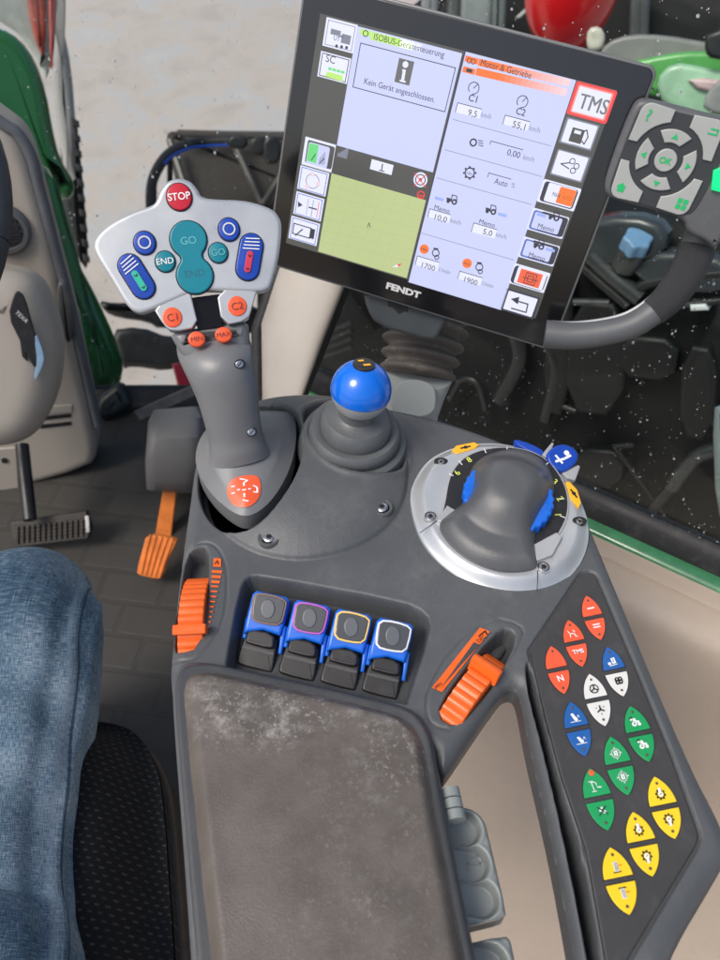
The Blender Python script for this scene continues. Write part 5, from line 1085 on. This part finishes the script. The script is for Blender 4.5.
mb = MB(); mb.tube([W(40,172,1.66), W(50,205,1.64), W(51,182,1.64)], [.012,.014,.012], SILD, 12); mb.build('bracket_bolt', fen)
lamp = thing('front_lamp_glass', tuple(W(40, 30, 2.0)), 'lamp glass above the green mudguard with painted pale and red reflections', 'lamp')
slab('lamp_body', [(-20,-40),(48,-40),(60,-5),(54,30),(48,85),(40,65),(22,36),(0,22),(-20,10)], 1.95, .08, mat('pale_reflection', (.42,.45,.42), .25, var=.15), .02, parent=lamp)
slab('red_reflection', [(24,-30),(44,-30),(48,20),(44,62),(34,40),(28,10)], 1.92, .05, mat('red_reflection_colour', (.33,.07,.05), .25, var=.3, vscale=20, coat=.4), .012, parent=lamp)  # pale and red reflections in the lamp glass, modelled as coloured solids
slab('lamp_rim', [(48,-30),(56,-10),(56,30),(51,82),(49,30)], 1.90, .04, mat('red_rim_reflection', (.40,.08,.07), .3), .006, parent=lamp)
slab('front_wheel_cover', [(56,-30),(62,20),(72,70),(76,130),(75,190),(66,180),(58,130),(52,90),(56,30)], 2.2, .12, mat('pale_grey_cover', (.36,.34,.335), .4, var=.06), .02, 'pale grey curved wheel cover edge beside the green mudguard', 'cover')
ty = bpy.data.objects.new('tyre', None); COL.objects.link(ty); ty.parent = fen; ty['_o'] = fen['_o']
slab('tyre_carcass', [(62,100),(76,110),(82,170),(88,240),(88,272),(80,262),(70,240),(60,200)], 2.35, .14, BLKR, .02, parent=ty)
for i in range(10):
    y = 118+15*i; x = 76+1.15*i; slab('tread_lug', [(x-4,y),(x+3,y+3),(x+4,y+10),(x-3,y+8)], 2.24, .06, BLKR, .006, parent=ty, sm=0)
# dark step box with hose
bx_ = thing('implement_deck', tuple(W(230, 200, 3.0)), 'dark grey plastic deck with moulded ribs on the pale ground behind the joystick', 'machine deck')
DK = mat('dark_deck_plastic', (.034,.028,.025), .6, spec=.25, var=.1, dust=.1)
slab('deck_panel', [(163,131),(172,126),(290,127),(400,130),(400,260),(210,260),(186,215),(176,190),(168,150)], 3.0, .30, DK, .04, parent=bx_, n=(0,-.55,.85))
for a, b_ in (((233,142),(262,205)), ((170,140),(200,232)), ((262,205),(286,168)), ((178,133),(285,136))):
    mb = MB(); mb.tube([W(*a, 2.93), W(*b_, 2.93)], .014, mat('deck_rib', (.06,.052,.047), .4), 8); mb.build('deck_rib', bx_)
ho = thing('hose_loom', tuple(W(150, 205, 2.6)), 'black hose with a blue line bending over the dark deck', 'hose')
hp_ = spline([(151,215,2.6),(151,190,2.6),(156,172,2.6),(168,155,2.62),(186,145,2.65),(205,142,2.7),(230,141,2.7)], 6, False)
mb = MB(); mb.tube([W(*p) for p in hp_], .018, BLKR, 12); mb.build('black_hose', ho)
mb = MB(); mb.tube([W(x+1, y+4, d_-.02) for x, y, d_ in hp_[16:]], .005, BLUEK, 8); mb.build('blue_line', ho)
for x, y, w_, h_ in ((152,195,5,18),(170,172,3,18),(238,142,10,7),(258,146,8,9),(272,150,9,14)): slab('hose_coupling', [(x-w_,y-h_),(x+w_,y-h_),(x+w_,y+h_),(x-w_,y+h_)], 2.64, .05, BLK, .012, parent=ho)
# dark machinery & red block low outside
dm = thing('drawbar_frame', tuple(W(140, 350, 2.3)), 'black machinery arms low outside with pale ground showing between them', 'machine frame')
slab('upper_arm', [(98,300),(112,303),(140,302),(190,305),(262,300),(262,340),(190,322),(160,330),(148,322),(118,318),(104,312)], 2.35, .12, BLK, .02, parent=dm)
slab('lower_arm', [(108,330),(140,326),(170,338),(205,334),(262,345),(262,420),(205,370),(178,362),(170,372),(130,366),(122,370)], 2.25, .12, BLK, .02, parent=dm)
slab('red_coupler_block', [(172,364),(184,361),(210,370),(212,390),(178,388)], 2.0, .10, mat('red_coupler', (.42,.02,.05), .35, var=.1), .01, 'small crimson block beside the joystick stem outside', 'coupler', sm=0)

# ================================================================== OUTSIDE (right)
bk = mat('backdrop_black', (.008,.009,.009), .7, spec=.25, var=.3, vscale=3)
def wl(px_, py_, dd): return W(px_, py_, dd)
tank = thing('machine_backdrop', tuple(W(560, 480, 1.75)), 'large black machine backdrop added to darken the view through the side window', 'machine body')  # backdrop added to make the view outside the window dark
nn = (-no+Vector((0, 0, .15)))
Ft2 = Frame(W(520, 420, 1.85), nn, up=(0, 0, 1)); mb = MB(); mb.prism(Ft2, Ft2.poly(smooth([(250,170),(420,185),(560,212),(640,222),(860,236),(900,700),(640,700),(250,470)], 1)), -.5, 0, bk, .05, bottom=True); mb.build('body_shell', tank)
DG = mat('dark_pipe', (.014,.015,.015), .4, var=.2); MG = mat('grey_pipe', (.06,.065,.065), .3, metal=.4, var=.2)
def pipe(pts, r, m, parent, name='pipe', d_=1.6):
    mb = MB(); mb.tube([Ft2.hit(x, y, .05) for x, y in spline([(p[0], p[1]) for p in pts], 5, False)], r, m, 12); mb.build(name, parent)
pipe([(590,255),(612,275),(640,298)], .018, MG, tank, 'strut'); pipe([(578,262),(600,282),(628,306)], .010, DG, tank, 'strut'); pipe([(632,300),(650,282),(730,272)], .012, DG, tank, 'strut')
pipe([(574,302),(610,303)], .008, MG, tank, 'rail'); pipe([(640,310),(725,300)], .007, DG, tank, 'rail')
pipe([(560,372),(586,378)], .007, DG, tank, 'rail'); pipe([(560,405),(576,411)], .007, DG, tank, 'rail')
pipe([(614,445),(640,480),(672,525)], .006, DG, tank, 'rail'); pipe([(690,380),(715,425)], .006, DG, tank, 'rail'); pipe([(616,446),(634,445)], .006, DG, tank, 'rail')
pipe([(672,488),(684,470),(700,455),(730,446)], .016, MG, tank, 'lever_bar', 1.5); pipe([(640,540),(650,515),(664,495),(674,486)], .013, DG, tank, 'lever_bar', 1.5)
pipe([(450,400),(462,380),(478,384),(486,410)], .008, DG, tank, 'hose'); pipe([(500,400),(520,360),(515,330)], .02, DG, tank, 'hose'); pipe([(545,420),(556,370),(548,345)], .014, DG, tank, 'hose')
for i in range(4): pipe([(318,332+8*i),(332,330+8*i),(352,322+8*i)], .006, DG, tank, 'hose', 1.5)  # four ribs stand for the faint bellows reflection in the glass
for k, (x, y, w_, h_) in enumerate(((598,360,30,60),(560,340,14,80),(650,360,30,25),(700,395,18,50),(600,470,26,22))):
    slab('cover_and_reflection', [(x-w_,y-h_),(x+w_,y-h_+6),(x+w_-6,y+h_),(x-w_-6,y+h_-8)], None, .03, mat('cover_black', (.010,.011,.011), .45, spec=.3, var=.2), .012, parent=tank, n=nn)
slab('lit_lamp', [(689,305),(706,304),(708,311),(690,312)], None, .03, mat('lamp_white', (.7,.75,.75), .2), .006, 'small white rectangular lamp beyond the keypad handle', 'lamp', sm=0, n=nn)
SHM = mat('grey_reflection', (.035,.042,.046), .22, var=.35, vscale=7)  # lighter grey shapes, painted reflections over the dark window view
for pts_ in ([(572,222),(630,215),(668,228),(664,258),(612,270),(580,262)], [(618,262),(672,250),(735,262),(735,296),(650,292)]):
    slab('cover_and_reflection', pts_, None, .04, SHM, .015, parent=tank, n=nn)
can = thing('blue_capped_filler', tuple(Ft2.hit(636, 255, .05)), 'light blue screw cap on a grey filler neck seen through the handle', 'filler cap')
Fcn = Frame(Ft2.hit(636, 243, .07), (0, -.3, 1), up=(0, 1, 0)); mb = MB(); mb.lathe(Fcn, (0, 0), [(.027,-.06),(.027,-.02),(.020,-.01)], MG, 28); mb.build('filler_neck', can)
mb = MB(); n_ = 48; pts = [((.026+.0025*math.cos(i/48*2*math.pi*6))*math.cos(2*math.pi*i/48), (.026+.0025*math.cos(i/48*2*math.pi*6))*math.sin(2*math.pi*i/48)) for i in range(48)]; mb.prism(Fcn, pts, -.012, .016, mat('light_blue_cap', (.15,.29,.46), .35, var=.1), .005); mb.build('screw_cap', can)
gf = mat('green_fender', (.012,.10,.028), .22, var=.25, vscale=10, coat=.5)
slab('green_rear_fender', [(620,548),(645,538),(680,537),(760,542),(860,560),(860,680),(720,600),(650,570),(622,556)], 1.02, .05, gf, .012, 'wet dark green fender surface below the side window', 'fender', n=(-.2,-.4,1))
slab('pale_canister', [(712,408),(722,404),(732,408),(732,520),(716,516)], 1.1, .06, mat('pale_canister', (.50,.56,.52), .3), .012, 'pale greenish canister at the right picture edge', 'canister')
# top right: red tank, green tractor parts
redt = thing('red_float_tank', tuple(W(572, 20, 2.4)), 'bright red rounded tank beyond the top of the display', 'tank')
mb = MB(); mb.ball(W(573, -18, 2.4), .21, mat('red_tank_paint', (.62,.012,.016), .22, coat=.4), 20, (.72, .6, 1.0)); mb.build('tank_shell', redt)
slab('pale_bulb_fitting', [(588,28),(600,26),(606,36),(602,50),(590,52),(586,44)], 2.0, .05, mat('cream_fitting', (.58,.56,.46), .3, var=.2), .012, 'small cream coloured fitting beside the red tank', 'fitting')
gt = thing('green_tractor_part', tuple(W(665, 80, 2.2)), 'light green curved fender with grey rim near the upper right corner', 'fender')
slab('grey_rim', [(596,60),(606,42),(630,34),(665,35),(705,42),(760,50),(760,75),(700,66),(650,62),(618,72)], 2.25, .06, mat('grey_fender_rim', (.20,.20,.19), .4, var=.1), .012, parent=gt)
slab('green_fender_panel', [(612,78),(630,62),(665,54),(700,50),(760,56),(760,90),(705,75),(680,72),(660,80),(668,100),(640,92)], 2.2, .08, mat('bright_green_paint', (.09,.36,.08), .3, var=.15, vscale=10, coat=.3), .015, parent=gt)
slab('pale_green_panel', [(655,80),(672,62),(700,66),(760,80),(760,125),(700,118),(664,108)], 2.1, .08, mat('pale_green_paint', (.30,.50,.33), .3, var=.3, vscale=8, coat=.3), .015, parent=gt)
slab('pink_reflector', [(684,76),(760,84),(760,98),(700,92)], 2.06, .04, mat('pale_pink_panel', (.58,.42,.42), .3, var=.15), .01, parent=gt)
slab('grey_strut', [(706,92),(722,78),(740,80),(740,118),(702,112)], 1.9, .05, mat('grey_strut', (.24,.25,.24), .4, var=.2), .01, parent=gt)
slab('black_post', [(706,30),(760,30),(760,62),(712,60),(704,52)], 2.0, .06, BLK, .01, parent=gt)
blk = thing('dark_machine_roof', tuple(W(560, 40, 3.2)), 'dark machine structure with grey uprights behind the display top', 'machine')
slab('roof_panel', [(380,-60),(800,-60),(800,300),(640,300),(560,300),(380,300)], 3.4, .4, bk, .05, parent=blk)
for (x, w_, c_) in ((432,9,.20),(478,16,.26),(500,8,.16),(455,6,.10),(642,10,.07)):
    slab('upright', [(x-w_,-40),(x+w_,-40),(x+w_-4,60),(x-w_-4,60)], 3.0, .08, mat('upright_grey_%d' % x, (c_*.9,c_,c_*.98), .35, var=.25, vscale=8), .02, parent=blk)
slab('white_edge', [(556,-20),(560,-20),(520,18),(515,18)], 2.9, .03, mat('white_edge', (.5,.5,.5), .4), .004, parent=blk, sm=0)

# ================================================================== LIGHT
cam = bpy.data.cameras.new('camera'); co = bpy.data.objects.new('camera', cam); COL.objects.link(co); S.camera = co
co.matrix_world = Matrix((( cr.x, cu.x, -cf.x, CAM.x), (cr.y, cu.y, -cf.y, CAM.y), (cr.z, cu.z, -cf.z, CAM.z), (0, 0, 0, 1)))
cam.sensor_fit = 'VERTICAL'; cam.sensor_height = 24; cam.lens = 24*FPX/960; cam.clip_start = .01; cam.clip_end = 500; cam.dof.use_dof = True; cam.dof.focus_distance = .56; cam.dof.aperture_fstop = 6.5
w = bpy.data.worlds.new('World'); S.world = w; w.use_nodes = True; N = w.node_tree.nodes; L = w.node_tree.links
EL, AZ = 55, -125      # sun elevation; azimuth from +Y towards +X
sky = N.new('ShaderNodeTexSky'); sky.sky_type = 'NISHITA'; sky.sun_disc = False; sky.sun_elevation = R(EL); sky.sun_rotation = R(AZ); sky.dust_density = 4; sky.air_density = 1.0; sky.ozone_density = 1
bg = N['Background']; bg.inputs['Strength'].default_value = .10; L.new(sky.outputs[0], bg.inputs[0])
sun = bpy.data.lights.new('sun', 'SUN'); sun.energy = 1.2; sun.angle = R(22); sun.color = (1, .96, .90); so_ = bpy.data.objects.new('sun', sun); COL.objects.link(so_)
sd = Vector((math.sin(R(AZ))*math.cos(R(EL)), math.cos(R(AZ))*math.cos(R(EL)), math.sin(R(EL)))); so_.rotation_euler = sd.to_track_quat('Z', 'Y').to_euler(); so_.location = sd*5
S.view_settings.view_transform = 'Standard'; S.view_settings.look = 'None'; S.view_settings.exposure = .75; S.view_settings.gamma = 1
for o in list(bpy.data.objects):
    if '_o' in o: del o['_o']
